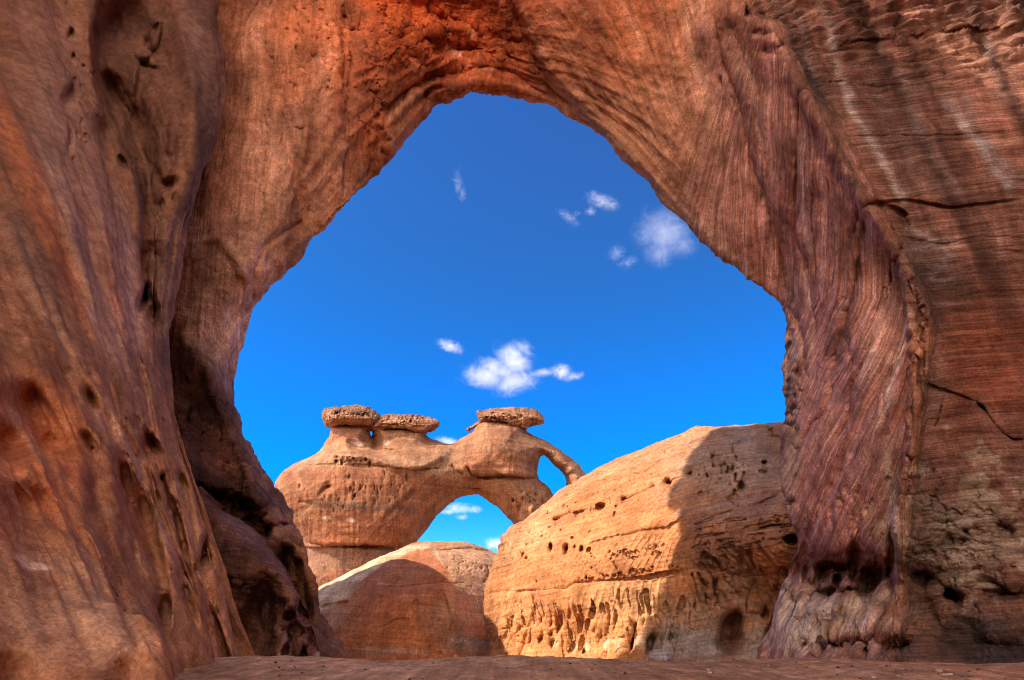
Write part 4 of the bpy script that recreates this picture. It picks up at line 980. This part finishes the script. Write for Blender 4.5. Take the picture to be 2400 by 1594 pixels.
def centre_dome():
    out = [(640,1800),(650,1450),(700,1400),(745,1372),(800,1345),(850,1318),(900,1298),(935,1288),(962,1277),(1000,1273),(1060,1274),(1110,1281),(1165,1297),(1250,1330),(1300,1450),(1300,1800)]
    def front(X, Y, d):
        return -2.5 * sst(1290, 1400, Y - .25 * np.abs(X - 960) * 0) * np.exp(-((X - 950) / 200) ** 2) + 2.0 * np.clip((X - 1060) / 100, 0, 2) * 1.2
    V, Q = inflate(out, [], 68, 9, 190, step=2.1, dstep=.35, front=front, depth=.8)
    c = lambda x, y: (700 + x * .2118, 1240 + y * .2118)
    def sculpt(s):
        s.warp(5, .03, 8); s.begin()
        for pts, w, d in [([(220,635),(350,610),(600,600),(700,590)], 2, .3), ([(1480,230),(1700,240),(1900,245),(2190,275)], 3, .6), ([(850,620),(1200,640),(1500,610),(1850,600)], 2, .25),
                          ([(890,1090),(1000,1050),(1080,1015),(1260,990)], 2.5, .3), ([(1300,780),(1290,900),(1290,1050)], 5, .4), ([(1580,700),(1650,850),(1700,1000),(1700,1200)], 3, .25), ([(1130,430),(1140,500),(1100,560)], 6, .3),
                          ([(240,860),(350,830),(560,810)], 2.5, .4), ([(2060,420),(2110,500),(2080,560)], 3, .4)]:
            s.line([c(*p) for p in pts], w, d)
        for x, y, rx, ry, d in [(2055, 590, 14, 16, .8), (1885, 450, 12, 12, .5), (2020, 450, 10, 20, .5), (2090, 500, 12, 30, .6), (1565, 1390, 14, 10, .5)]: X, Y = c(x, y); s.hole(X, Y, rx * .21 + .8, ry * .21 + .8, 0, d)
        s.pits((1090, 1330, 50, 30, 30), 60, 1.2, 3, 1, 0, .35, 71)
        s.apply()
    def disp(s, N):
        X, Y, Z = s.V.T
        return fbm(X * .12, Y * .12, Z * .12, 3) * .5 + fbm(X * .08, Z * 1.2 + .1 * X, Y * .08, 4, mode=1) * .10 + fbm(X, Y, Z, 4) * .08
    def col(s):
        s.warp(6, .03, 3); s.paint_start((.50, .185, .08))
        s.poly([c(*p) for p in [(150,560),(700,300),(1180,180),(1480,110),(1480,200),(1200,260),(1000,350),(780,520),(650,620),(500,810),(240,900),(100,900)]], (.70, .45, .26), 1.0, 4)  # sunlight painted pale on the left shoulder, along the red face's shade edge
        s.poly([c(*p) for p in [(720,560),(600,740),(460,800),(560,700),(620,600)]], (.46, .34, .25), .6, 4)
        s.poly([c(*p) for p in [(1440,100),(1440,250),(1600,420),(1740,620),(1900,850),(1950,1000),(2060,1050),(2500,850),(2500,200),(1900,100)]], (.52, .28, .15), .95, 5)  # right side painted in its sunlit tone, beyond the shade edge
        s.blob(900, 1400, 60, 40, -40, (.46, .15, .065), .7); s.blob(1050, 1460, 60, 60, 0, (.38, .20, .125), .8); s.blob(1100, 1510, 60, 20, 0, (.36, .24, .18), .8); s.blob(900, 1525, 120, 10, 0, (.44, .26, .19), .8)
        s.blob(775, 1440, 30, 30, 0, (.50, .30, .2), .6)
        for pts, k in [([(890,1090),(1000,1050),(1080,1015),(1260,990)], .8), ([(830,600),(1000,630),(1250,630)], .5), ([(1050,780),(1200,740),(1500,725)], .5), ([(1110,430),(1130,520),(1110,600)], .4),
                       ([(1490,190),(1530,290),(1590,390)], .9)]:
            s.stripe([c(*p) for p in pts], 2.2, (.66, .40, .27), k)
        for pts in [[(1690,1240),(1700,1215),(1712,1245)],[(1700,1200),(1704,1240)],[(1720,1243),(1745,1250),(1775,1243)],[(1735,1225),(1760,1228)],[(1776,1232),(1780,1262)],[(1800,1215),(1800,1243)],[(1800,1215),(1822,1215)],
                    [(1835,1222),(1835,1242)],[(1845,1222),(1847,1242)],[(1865,1222),(1885,1222)],[(1865,1238),(1885,1236)],[(1720,1255),(1750,1262)],[(1870,1250),(1895,1250)]]:
            s.stripe([c(*p) for p in pts], 1.1, (.62, .50, .44), .8, False)
    mat = rock_mat('red_dome_sandstone', grain=2.0, bandf=2.2, bandk=.28, strkf=.8, strkk=.28, bump=.12, bband=.6, bstrk=.3, fb=.12, fs=.06, pit=.3, pitf=1.2, tone=.2)
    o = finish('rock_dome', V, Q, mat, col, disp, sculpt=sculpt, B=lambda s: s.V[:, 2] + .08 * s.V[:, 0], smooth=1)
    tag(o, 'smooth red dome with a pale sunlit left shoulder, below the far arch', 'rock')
    # scratched writing low on the dome (pale, partly legible marks)
    return V, Q

def far_arch():
    c = lambda pts: [(600 + x * .4427, 900 + y * .4427) for x, y in pts]
    body = c([(0,1500),(40,1250),(80,1100),(120,980),(200,900),(252,846),(200,760),(120,640),(100,530),(160,450),(240,405),(310,375),(345,342),(368,310),(388,280),(392,240),(400,205),(640,205),(900,235),(905,268),(930,292),(980,308),(1035,322),
              (1085,290),(1125,262),(1180,205),(1220,180),(1400,200),(1425,245),(1500,285),(1600,348),(1705,430),(1712,450),(1760,505),(1820,560),(1950,760),(2000,1000),(2000,1500)])
    h1 = c([(1150,580),(1080,596),(1010,640),(950,702),(915,755),(860,820),(790,885),(760,920),(740,1250),(1000,1480),(1300,1480),(1420,1250),(1425,850),(1375,745),(1320,688),(1265,637),(1205,592)])
    h2 = c([(1515,378),(1545,388),(1590,430),(1638,478),(1648,510),(1642,560),(1640,620),(1600,640),(1560,560),(1530,530),(1495,505),(1490,440),(1500,395)])
    h3 = c([(604,254),(617,255),(612,282)])
    D0 = 104
    def front(X, Y, d):
        x = (X - 600) / .4427; y = (Y - 900) / .4427
        neck = sst(400, 300, y) * sst(1050, 900, x)
        f = 3.2 * neck                                    # necks stand back from the shoulder
        f += 2.2 * sst(852, 862, y + .03 * (x - 450)) * sst(1000, 800, x)   # plinth under the overhang
        f += -1.2 * np.exp(-((y - 620) / 200) ** 2) * np.exp(-((x - 450) / 350) ** 2)
        f += 1.3 * sst(480, 500, y - .0 * x) * sst(1060, 1150, x) * sst(1560, 1480, x)  # lower arch ring recessed under the bedding plane
        f += .9 * sst(.0, 1., (x - 1450) / 80) 
        return f
    V, Q = inflate(body, [h1, h2, h3], D0, 9.5, 105, step=2.1, dstep=.42, front=front, depth=.8)
    root = empty('natural_arch', (-6, D0, 0), 'distant tan rock arch topped by flat caps, seen through the great arch', 'rock arch')
    def sculpt(s):
        s.warp(4, .03, 2); s.begin()
        for pts, w, d in [([(160,450),(300,430),(480,425),(700,440),(860,455),(980,450)], 3, .5), ([(265,845),(450,855),(620,860),(770,880)], 3.5, 1.0), ([(1110,430),(1150,475),(1220,492),(1350,492),(1490,500)], 4, 1.0),
                          ([(1060,550),(1120,545),(1190,550)], 2.5, .7), ([(1030,430),(1060,460),(1110,480)], 5, .5), ([(330,600),(360,560),(400,540)], 4, .35), ([(230,620),(300,640)], 4, .3), ([(700,700),(760,640),(860,560)], 8, .3)]:
            s.line(c(pts), w, d)
        for x, y, rx, ry, a, d in [(520, 320, 40, 22, 20, 1.3), (700, 350, 50, 12, 5, .9), (640, 300, 26, 44, 10, 1.6), (650, 340, 40, 40, 0, .7), (375, 550, 22, 36, 20, .5), (1290, 420, 80, 60, 0, .5), (770, 660, 14, 20, 0, .4), (1440, 620, 18, 34, -10, .7), (1480, 600, 20, 30, 0, .6), (1400, 660, 14, 28, 0, .5), (960, 450, 14, 10, 0, .3)]:
            X, Y = c([(x, y)])[0]; s.hole(X, Y, rx * .44, ry * .44, a, d, 3)
        s.line(c([(345,345),(450,375),(560,380),(650,400),(730,430),(860,440),(960,400),(1060,330)]), 9, -.9, 2)
        s.pits(c([(1460, 610)])[0] + (40, 24, 0), 40, 1.5, 4, 1.6, 0, .6, 81); s.pits(c([(550, 560)])[0] + (110, 40, 0), 60, 1.2, 3, 2.5, 0, .35, 82); s.pits(c([(450, 400)])[0] + (60, 10, 5), 50, 1.5, 4, 1, 0, .5, 83)
        s.acc *= 1.55; s.apply()
    def disp(s, N):
        X, Y, Z = s.V.T
        st = fbm(s.px * .09, s.py * .012, 0 * X, 3, mode=1) * .14 * sst(1080, 1120, s.py)
        return fbm(X * .1, Y * .1, Z * .1, 3) * .6 + fbm(X * .5, Y * .5, Z * .5, 4) * .28 + fbm(X * .05, Z * .9, Y * .05, 3, mode=1) * .14 + st
    def col(s):
        s.warp(6, .03, 8); s.paint_start((.47, .275, .165))
        s.poly(c([(150,460),(500,440),(900,460),(1000,560),(900,720),(700,870),(250,850),(200,700)]), (.38, .18, .10), .9, 14)
        s.poly(c([(345,345),(600,390),(950,390),(1040,320),(1000,480),(600,430),(160,450)]), (.52, .34, .215), .8, 8)
        s.poly(c([(300,600),(700,640),(860,640),(860,690),(500,670),(250,660)]), (.20, .13, .095), .8, 8)
        s.poly(c([(260,860),(450,858),(780,885),(780,960),(240,1000)]), (.36, .235, .175), .9, 5); s.poly(c([(240,1000),(600,960),(500,1200),(200,1200)]), (.42, .22, .14), .9, 8)
        s.poly(c([(400,800),(740,800),(770,870),(260,842)]), (.52, .22, .10), .7, 8)
        s.poly(c([(1100,430),(1160,470),(1480,495),(1490,380),(1300,380),(1130,340)]), (.44, .22, .125), .8, 10)
        for x0, y0, x1, y1, w in ((1340,180,1360,330,10),(1180,450,1120,520,6),(850,800,900,640,9),(780,840,830,720,7),(900,760,950,620,8),(330,560,380,700,5),(640,800,700,640,6),(1250,300,1230,440,5),(1320,290,1350,400,5)):
            s.stripe(c([(x0, y0), ((x0 + x1) / 2 + 6, (y0 + y1) / 2), (x1, y1)]), w * .7, (.24, .11, .065), .8)
        s.poly(c([(200,700),(280,640),(300,650),(230,740),(220,780)]), (.60, .40, .25), .7, 6); s.poly(c([(200,460),(260,560),(270,620),(240,560)]), (.58, .37, .23), .6, 6)
        s.poly(c([(1400,570),(1560,560),(1540,640),(1400,700)]), (.50, .32, .2), .5, 6)
        s.C *= np.array([.64, .53, .46])
        for x, y in ((520, 300), (545, 320), (690, 310), (370, 715), (500, 720)): X, Y = c([(x, y)])[0]; s.blob(X, Y, 8, 5, 0, (.66, .52, .42), .7)
    mat = rock_mat('tan_far_sandstone', grain=1.5, bandf=.7, bandk=.25, strkf=.8, strkk=.3, alt=(.66, .5, .42), pale=(1.2, 1.2, 1.2), bump=.22, bband=.4, bstrk=.35, fb=.10, fs=.14, pit=.5, pitf=.9, tone=.22)
    o = finish('arch_body', V, Q, mat, col, disp, parent=root, sculpt=sculpt, smooth=2)
    # caps
    capm = rock_mat('dark_cap_sandstone', grain=2.2, bandf=2.5, bandk=.45, strkf=.9, strkk=.3, bump=.25, bband=1.0, bstrk=.3, pit=.5, pitf=1.1, tone=.2)
    caps = [([(350,165),(360,143),(400,125),(500,114),(570,119),(620,136),(655,165),(658,195),(620,220),(560,224),(470,218),(400,234),(372,222),(360,192)], 5.5, 45, 'left cap, a thick rounded slab'),
            ([(610,190),(640,170),(700,165),(820,163),(900,172),(962,193),(970,215),(940,246),(890,264),(800,252),(700,248),(640,246),(612,226)], 5.0, 42, 'middle cap, a long drooping slab'),
            ([(1170,145),(1235,141),(1300,130),(1350,127),(1470,137),(1508,162),(1526,200),(1480,216),(1445,230),(1422,250),(1350,228),(1255,198),(1180,218),(1128,248),(1112,238),(1175,204),(1168,175)], 5.0, 40, 'right cap, a ragged ledge jutting right')]
    for k, (pts, Rr, w, lab) in enumerate(caps):
        V, Q = inflate(c(pts), [], D0 - .5 + .8 * (k == 1), Rr, w * .62, step=1.5, dstep=.35, depth=1.0)
        def csc(s):
            s.warp(3, .06, k); s.begin(); cx, cy = np.mean(c(pts), 0)
            s.pits((cx, cy - 8, 50, 12, 0), 90, 1.2, 4, .8, 0, .7, 90 + k); s.apply()
        def cd(s, N):
            X, Y, Z = s.V.T
            return fbm(X * .35, Y * .35, Z * .35, 4) * .45 + (fbm(X * .9, Y * .9, Z * 2.2, 4, mode=1) - .4) * .45 + (fbm(X * .1, Z * 1.6, Y * .1, 3, mode=1) - .4) * .45 - .12
        def cc(s):
            s.warp(3, .06, k); s.paint_start((.36, .185, .105))
            top = c([(0, 165 if k == 0 else (185 if k == 1 else 155))])[0][1]
            s.mixc(sst(top + 4, top - 8, s.wy) * .6, (.18, .105, .07)); s.mixc(sst(top + 14, top + 30, s.wy) * .6, (.42, .19, .095))
        o = finish('cap_rock', V, Q, capm, cc, cd, parent=root, sculpt=csc, smooth=1); o['label'] = lab

left_wall(); great_arch(); niche_rock(); right_boulder(); centre_dome(); far_arch()

# ------------------------------------------------------------------ unseen cliff added beyond the left leg (its round top throws the shade on the red dome)
SUN = np.array([-.72, -.25, .65]); SUN /= np.linalg.norm(SUN)

def shade_cliff():
    ys = [30, 34, 42, 50, 55, 57.5, 60]; zt = [26, 29.5, 31, 31, 29, 24, 8]
    C = []
    for y, z in zip(ys, zt):
        C.append([[-30, y, -2], [-31, y, z * .5], [-32, y, z * .85], [-34, y, z], [-40, y, z * .95], [-46, y, z * .7], [-50, y, -2]])
    V, tr, tc = loft(np.array(C, float), 4)
    ii = np.linspace(0, V.shape[0] - 1, 120).astype(int); jj = np.linspace(0, V.shape[1] - 1, 120).astype(int); V = V[ii][:, jj]
    N = gnormals(V); X, Y, Z = np.moveaxis(V, -1, 0)
    V = V + N * (fbm(X * .15, Y * .15, Z * .15, 4) * 1.0)[..., None]
    mat = rock_mat('shade_cliff_sandstone', grain=1.5, tone=.2)
    me = mesh_from('shadow_cliff', V.reshape(-1, 3), grid_quads(*V.shape[:2]), {'Col': np.tile((.50, .27, .14), (V.shape[0] * V.shape[1], 1)), 'B': Z.ravel(), 'S': X.ravel()}, mat)
    tag(add('shadow_cliff', me), 'unseen rounded cliff added beyond the arch leg to shade the red dome', 'rock')
shade_cliff()

# ------------------------------------------------------------------ ground
def gh(X, Y):
    r = np.hypot(X, Y)
    n = fbm(X * .28, Y * .28, 0 * X + .7, 3) * .10 + fbm(X * 1.0, Y * 1.0, 0 * X + 2.7, 3) * .06
    n = n * .8 * np.clip((r - 3) / 5, 0, 1) * np.clip(1.4 - r / 60, .15, 1)
    lip = (.43 - .10 * sst(3.5, 8, X) + .03 * np.sin(X * 1.1 + 1)) * np.exp(-((Y - 13) / 5.0) ** 2)
    far = -.9 * sst(20, 34, Y) 
    return n + lip + far * 1.0 - .1
def ground():
    ys = np.concatenate([-np.geomspace(600, 3, 24), np.linspace(-2.5, 2.5, 20), np.geomspace(2.7, 30, 620), np.geomspace(30.5, 3000, 120)])
    u = np.linspace(-1, 1, 1100); xs = np.sinh(u * 5.2) / np.sinh(5.2) * 2500
    xs = np.sign(u) * (np.abs(u) * 26 + 2500 * np.abs(u) ** 14)
    X, Y = np.meshgrid(xs, ys, indexing='ij')
    Z = gh(X, Y) + (fbm(X * 5, Y * 5, 0 * X, 3) * .014 + fbm(X * 2.1, Y * 2.1, 0 * X + 5, 3, mode=1) * .022) * (np.hypot(X, Y) < 40)
    V = np.stack([X, Y, Z], -1)
    n = fbm(X * .4, Y * .4, 0 * X + 6, 4)[..., None]
    C = np.array([.42, .235, .145]) + n * np.array([.15, .11, .09])
    far = sst(30, 60, np.hypot(X, Y))[..., None]; C = C * (1 - far) + np.array([.50, .29, .17]) * far
    red = sst(2, 9, X)[..., None] * sst(16, 10, Y)[..., None] * .5; C = C * (1 - red) + np.array([.33, .13, .085]) * red
    mat = rock_mat('red_sand', grain=12, bandf=1, bandk=0, strkf=1, strkk=0, bump=.03, bband=0, bstrk=0, pit=.15, pitf=20, tone=.15)
    me = mesh_from('ground', V.reshape(-1, 3), grid_quads(*X.shape), {'Col': C.reshape(-1, 3), 'B': Z.ravel(), 'S': X.ravel()}, mat)
    tag(add('ground', me), kind='structure', label='rippled reddish sand floor')
ground()
def ray_ground(px, py):
    px = np.atleast_1d(px).astype(float); py = np.atleast_1d(py).astype(float)
    d = P(px, py, np.ones(len(px))) - np.array([0, 0, CAMZ])
    ts = np.arange(2.0, 42, .03)
    p = d[:, None, :] * ts[None, :, None] + np.array([0, 0, CAMZ])
    below = p[..., 2] <= gh(p[..., 0], p[..., 1])
    i = below.argmax(1); q = p[np.arange(len(px)), i]
    return q[0] if below[0].any() else None

# stones
def stone_mesh(name, seed, mat, col, flat=.55, n=14):
    R = np.random.RandomState(seed)
    th = np.linspace(0, np.pi, n); ph = np.linspace(0, 2 * np.pi, 2 * n + 1)[:-1]
    T, Ph = np.meshgrid(th, ph, indexing='ij')
    V = np.stack([np.sin(T) * np.cos(Ph), np.sin(T) * np.sin(Ph) * .8, np.cos(T) * flat], -1)
    V *= (1 + .35 * fbm(V[..., 0] * 1.3 + seed, V[..., 1] * 1.3, V[..., 2] * 1.3, 4, mode=1))[..., None]
    nr, nc = T.shape; i = np.arange(nr * nc).reshape(nr, nc)
    q = np.stack([i[:-1], i[1:], np.roll(i[1:], -1, 1), np.roll(i[:-1], -1, 1)], -1).reshape(-1, 4)
    v = V.reshape(-1, 3)
    return mesh_from(name, v, q, {'Col': np.tile(col, (len(v), 1)), 'B': v[:, 2], 'S': v[:, 0]}, mat)
smat = rock_mat('pebble_stone', grain=30, bandf=3, bandk=.2, strkf=2, strkk=.1, bump=.01, pit=.1, pitf=20)
R = random.Random(3)
dark = [stone_mesh('pebble', 40 + i, smat, (.085, .05, .04)) for i in range(4)]
pale = [stone_mesh('pebble', 60 + i, smat, (.50, .38, .32), .4) for i in range(3)]
def put(me, px, py, size, name, label, group, cat='stone'):
    p = ray_ground(px, py)
    if p is None: return
    o = bpy.data.objects.new(name, me); k = size * p[1] / FL
    o.location = (p[0], p[1], p[2] + k * .15); o.scale = (k, k, k * .9); o.rotation_euler = (0, 0, R.uniform(0, 6.28)); link(o)
    tag(o, label, cat, group); return o
for i in range(170):
    put(R.choice(dark), R.uniform(600, 2395), 1545 + 49 * R.random() ** .8, R.choice((1.6, 2.0, 2.6, 3.6)), 'pebble', 'tiny dark pebble lying on the reddish sand', 'dark pebbles scattered on the sand')
for px, py, sz in [(1660,1571,5),(1664,1577,5),(1915,1552,4),(2188,1566,4),(2200,1574,8),(2214,1583,6),(2225,1582,6),(2105,1585,4),(1962,1571,5),(2048,1589,5),(2275,1579,4),(2376,1578,4),(1995,1558,3),(1800,1560,3),(690,1547,3)]:
    put(R.choice(pale), px, py, sz, 'pebble', 'small pale stone chip lying on the reddish sand', 'pale stone chips on the sand')

def boulder(name, me, px, py, D, r, label, cat='boulder', sz=(1, 1, 1), rot=0):
    o = bpy.data.objects.new(name, me); p = P(px, py, D); k = r * D / FL
    o.location = p; o.scale = (k * sz[0], k * sz[1], k * sz[2]); o.rotation_euler = (0, 0, rot); link(o); return tag(o, label, cat)
bmat = rock_mat('pale_boulder_stone', grain=6, bandf=1, bandk=.1, strkf=1, strkk=.1, bump=.02, pit=.1, pitf=6, tone=.1)
boulder('boulder', stone_mesh('boulder', 5, bmat, (.36, .29, .27), .75, 40), 1544, 1542, 31, 19, 'smooth pale grey boulder at the foot of the pitted rock, at the shadow edge')
boulder('boulder', stone_mesh('boulder', 9, bmat, (.34, .28, .26), .85, 30), 1565, 1536, 31.4, 8.5, 'small round grey boulder leaning on the right of the pale grey one')
boulder('boulder', stone_mesh('boulder', 12, bmat, (.16, .09, .07), .6, 24), 1155, 1541, 30, 8, 'low dark boulder at the left foot of the sunlit pitted rock', sz=(1.3, 1, .8))
boulder('stone', stone_mesh('stone', 14, bmat, (.50, .45, .42), .7, 16), 580, 1545, 20, 4.5, 'single pale stone by the foot of the near left wall', 'stone')
boulder('stone', stone_mesh('stone', 15, bmat, (.60, .38, .25), .7, 16), 1068, 1538, 30, 3.5, 'single light tan stone before the red dome', 'stone')

# ------------------------------------------------------------------ sky, sun, camera
FILL = np.array([1.0, .85, .74]) * 3.4
w = bpy.data.worlds.new('World'); bpy.context.scene.world = w; w.use_nodes = True
t = NT(w.node_tree); t.n.clear()
elev = math.asin(SUN[2]); az = math.atan2(SUN[0], SUN[1])
sky = t.node('ShaderNodeTexSky', _sky_type='NISHITA', _sun_disc=False, _sun_elevation=elev, _sun_rotation=az, _altitude=900, _air_density=1.0, _dust_density=.05, _ozone_density=3.0)
# deep polarised blue away from the sun, added pale fill glow behind the viewer lights the interior
tc_ = t.node('ShaderNodeTexCoord')
dotn = t.node('ShaderNodeVectorMath', _operation='DOT_PRODUCT', i0=tc_.outputs['Generated'], i1=(-.22, -.94, .26))
fill_mix = t.ramp(dotn.outputs['Value'], .25, .92)
zup = t.node('ShaderNodeSeparateXYZ', i0=tc_.outputs['Generated']).outputs[2]
deep = t.mix(1.0, t.node('ShaderNodeHueSaturation', Hue=.508, Saturation=1.55, Value=.78, Color=sky.outputs[0]).outputs[0], t.mix(t.ramp(zup, .12, .6), (.36, .78, 1.04), (1.0, .71, .68)), 'MULTIPLY')
deep = t.mix(1.0, deep, t.mix(t.ramp(zup, .15, .7), (.004, 0, 0), (.075, .01, 0)), 'ADD')
bw = t.node('ShaderNodeRGBToBW', Color=sky.outputs[0])
pale = t.mix(1.0, bw.outputs[0], tuple(FILL), 'MULTIPLY')
bg = t.node('ShaderNodeBackground', Color=t.mix(fill_mix, deep, pale), Strength=.15)
o = t.node('ShaderNodeOutputWorld'); t.l.new(bg.outputs[0], o.inputs[0])
sl = bpy.data.lights.new('sun', 'SUN'); sl.energy = 2.7; sl.angle = math.radians(.3); sl.color = (1, .93, .82)
so = bpy.data.objects.new('sun', sl); link(so)
from mathutils import Vector
so.rotation_euler = Vector(SUN).to_track_quat('Z', 'Y').to_euler()

# ------------------------------------------------------------------ clouds (real volumes about 900 m away)
def cloud(cx, cy, rad, lobes, dens, label, seed, amp=1.0, soft=.35, nsc=3.2):
    """lobes: photo-space (x,y,rx,ry,angle)"""
    D = 900.0; c = P(cx, cy, D); w_ = float(proj(c)[2]); R_ = rad * w_ / FL
    me = bpy.data.meshes.new('cloud'); import bmesh
    bm = bmesh.new(); bmesh.ops.create_icosphere(bm, subdivisions=3, radius=1.0); bm.to_mesh(me); bm.free()
    m = bpy.data.materials.new('cloud_vapour'); m.use_nodes = True; t = NT(m.node_tree); t.n.clear()
    ob = t.node('ShaderNodeTexCoord').outputs['Object']
    wn = t.node('ShaderNodeTexNoise', Vector=t.node('ShaderNodeVectorMath', _operation='ADD', i0=ob, i1=(seed, seed * .7, 0)).outputs[0], Scale=nsc * 1.15, Detail=10.0, Roughness=.74, Distortion=1.1)
    n = wn.outputs['Fac']; f = None
    for (x, y, rx, ry, a) in lobes:
        a = math.radians(a); p = ((x - cx) / rad, 0, -(y - cy) / rad); q = (rx / rad, max(.8 * min(rx, ry) / rad, .12), ry / rad)
        sub = t.node('ShaderNodeVectorMath', _operation='SUBTRACT', i0=ob, i1=p).outputs[0]
        rot = t.node('ShaderNodeVectorRotate', _rotation_type='Y_AXIS', Vector=sub, Angle=a)
        div = t.node('ShaderNodeVectorMath', _operation='DIVIDE', i0=rot.outputs[0], i1=q).outputs[0]
        ln = t.node('ShaderNodeVectorMath', _operation='LENGTH', i0=div).outputs['Value']
        v = t.math('SUBTRACT', 1.0, ln); f = v if f is None else t.math('MAXIMUM', f, v)
    d = t.math('ADD', f, t.math('MULTIPLY', t.math('SUBTRACT', n, .53), 5.5 * amp))
    d = t.ramp(d, -.3, soft * 4.6, 0, 1)
    d = t.math('MULTIPLY', d, t.ramp(f, -.75, .25))
    d = t.math('MULTIPLY', d, dens / R_)
    v = t.node('ShaderNodeVolumePrincipled', Density=d, Anisotropy=.2); v.inputs['Color'].default_value = (1, 1, 1, 1)
    o = t.node('ShaderNodeOutputMaterial'); t.l.new(v.outputs[0], o.inputs['Volume'])
    me.materials.append(m); ob_ = bpy.data.objects.new('cloud', me); ob_.location = c
    el = math.atan2(c[2] - CAMZ, math.hypot(c[0], c[1])); az_ = math.atan2(-c[0], c[1])
    ob_.rotation_euler = (TH, 0, 0); ob_.scale = (R_,) * 3
    link(ob_); tag(ob_, label, 'cloud', 'small white clouds in the blue sky')
cloud(1182, 868, 130, [(1142,885,62,30,-10),(1205,845,50,36,-40),(1225,815,30,18,-30),(1205,895,62,32,10),(1170,868,54,28,-20),(1268,874,40,12,8)], 5.5, 'largest bright white cloud in mid sky above the far arch', 3.1, .5, .35, 4.0)
cloud(1330, 878, 50, [(1318,872,24,20,0),(1342,882,28,12,10)], 3.4, 'ragged small cloud touching the right of the largest cloud', 7.7, .7)
cloud(1056, 811, 48, [(1056,812,32,15,-18)], 4.0, 'small oval cloud up and left of the largest cloud', 1.3, .5)
cloud(1077, 436, 55, [(1075,430,14,36,6),(1084,455,12,20,0)], 1.6, 'faint wispy cloud highest in the opening', 5.2, .8, .6)
cloud(1333, 513, 40, [(1334,511,32,14,-35),(1350,500,12,8,0)], 1.6, 'faint thin wisp left of the bright streak cloud', 9.4, .8, .6)
cloud(1412, 474, 52, [(1412,472,42,19,-22),(1384,496,14,12,0)], 3.0, 'bright slanting streak cloud high on the right', 2.6, .6, .5)
cloud(1555, 556, 95, [(1558,548,72,64,-20),(1545,590,44,40,0),(1600,575,40,34,0)], 3.6, 'big soft round cloud beside the right edge of the opening', 4.9, .5, .9, 2.6)
cloud(1458, 606, 52, [(1443,594,24,22,0),(1472,614,28,16,20)], 1.7, 'faint blurred cloud below left of the big soft one', 8.8, .8, .7)
cloud(1050, 1034, 50, [(1052,1036,34,12,-12)], 4.5, 'white sliver of cloud between the caps of the far arch', 6.1, .4)
cloud(1085, 1193, 70, [(1075,1192,34,14,4),(1112,1194,22,10,0),(1082,1212,16,7,0),(1050,1200,20,8,0)], 5, 'white cloud seen through the opening of the far arch', 3.9, .5)
cloud(1165, 1276, 55, [(1166,1276,36,16,-8)], 5, 'white cloud low between red dome and pitted rock', 5.9, .5)

cam = bpy.data.cameras.new('camera'); cam.sensor_width = 36; cam.lens = 36 * FL / 2400; cam.clip_end = 8000; cam.clip_start = .05
co = bpy.data.objects.new('camera', cam); co.location = (0, 0, CAMZ); co.rotation_euler = (math.pi / 2 + TH, 0, 0); link(co)
sc = bpy.context.scene; sc.camera = co
sc.view_settings.view_transform = 'Standard'; sc.view_settings.look = 'None'; sc.view_settings.exposure = 1.55; sc.view_settings.gamma = 1
sc.cycles.filter_width = 1.05; sc.cycles.max_bounces = 10; sc.cycles.diffuse_bounces = 7; sc.cycles.volume_bounces = 3
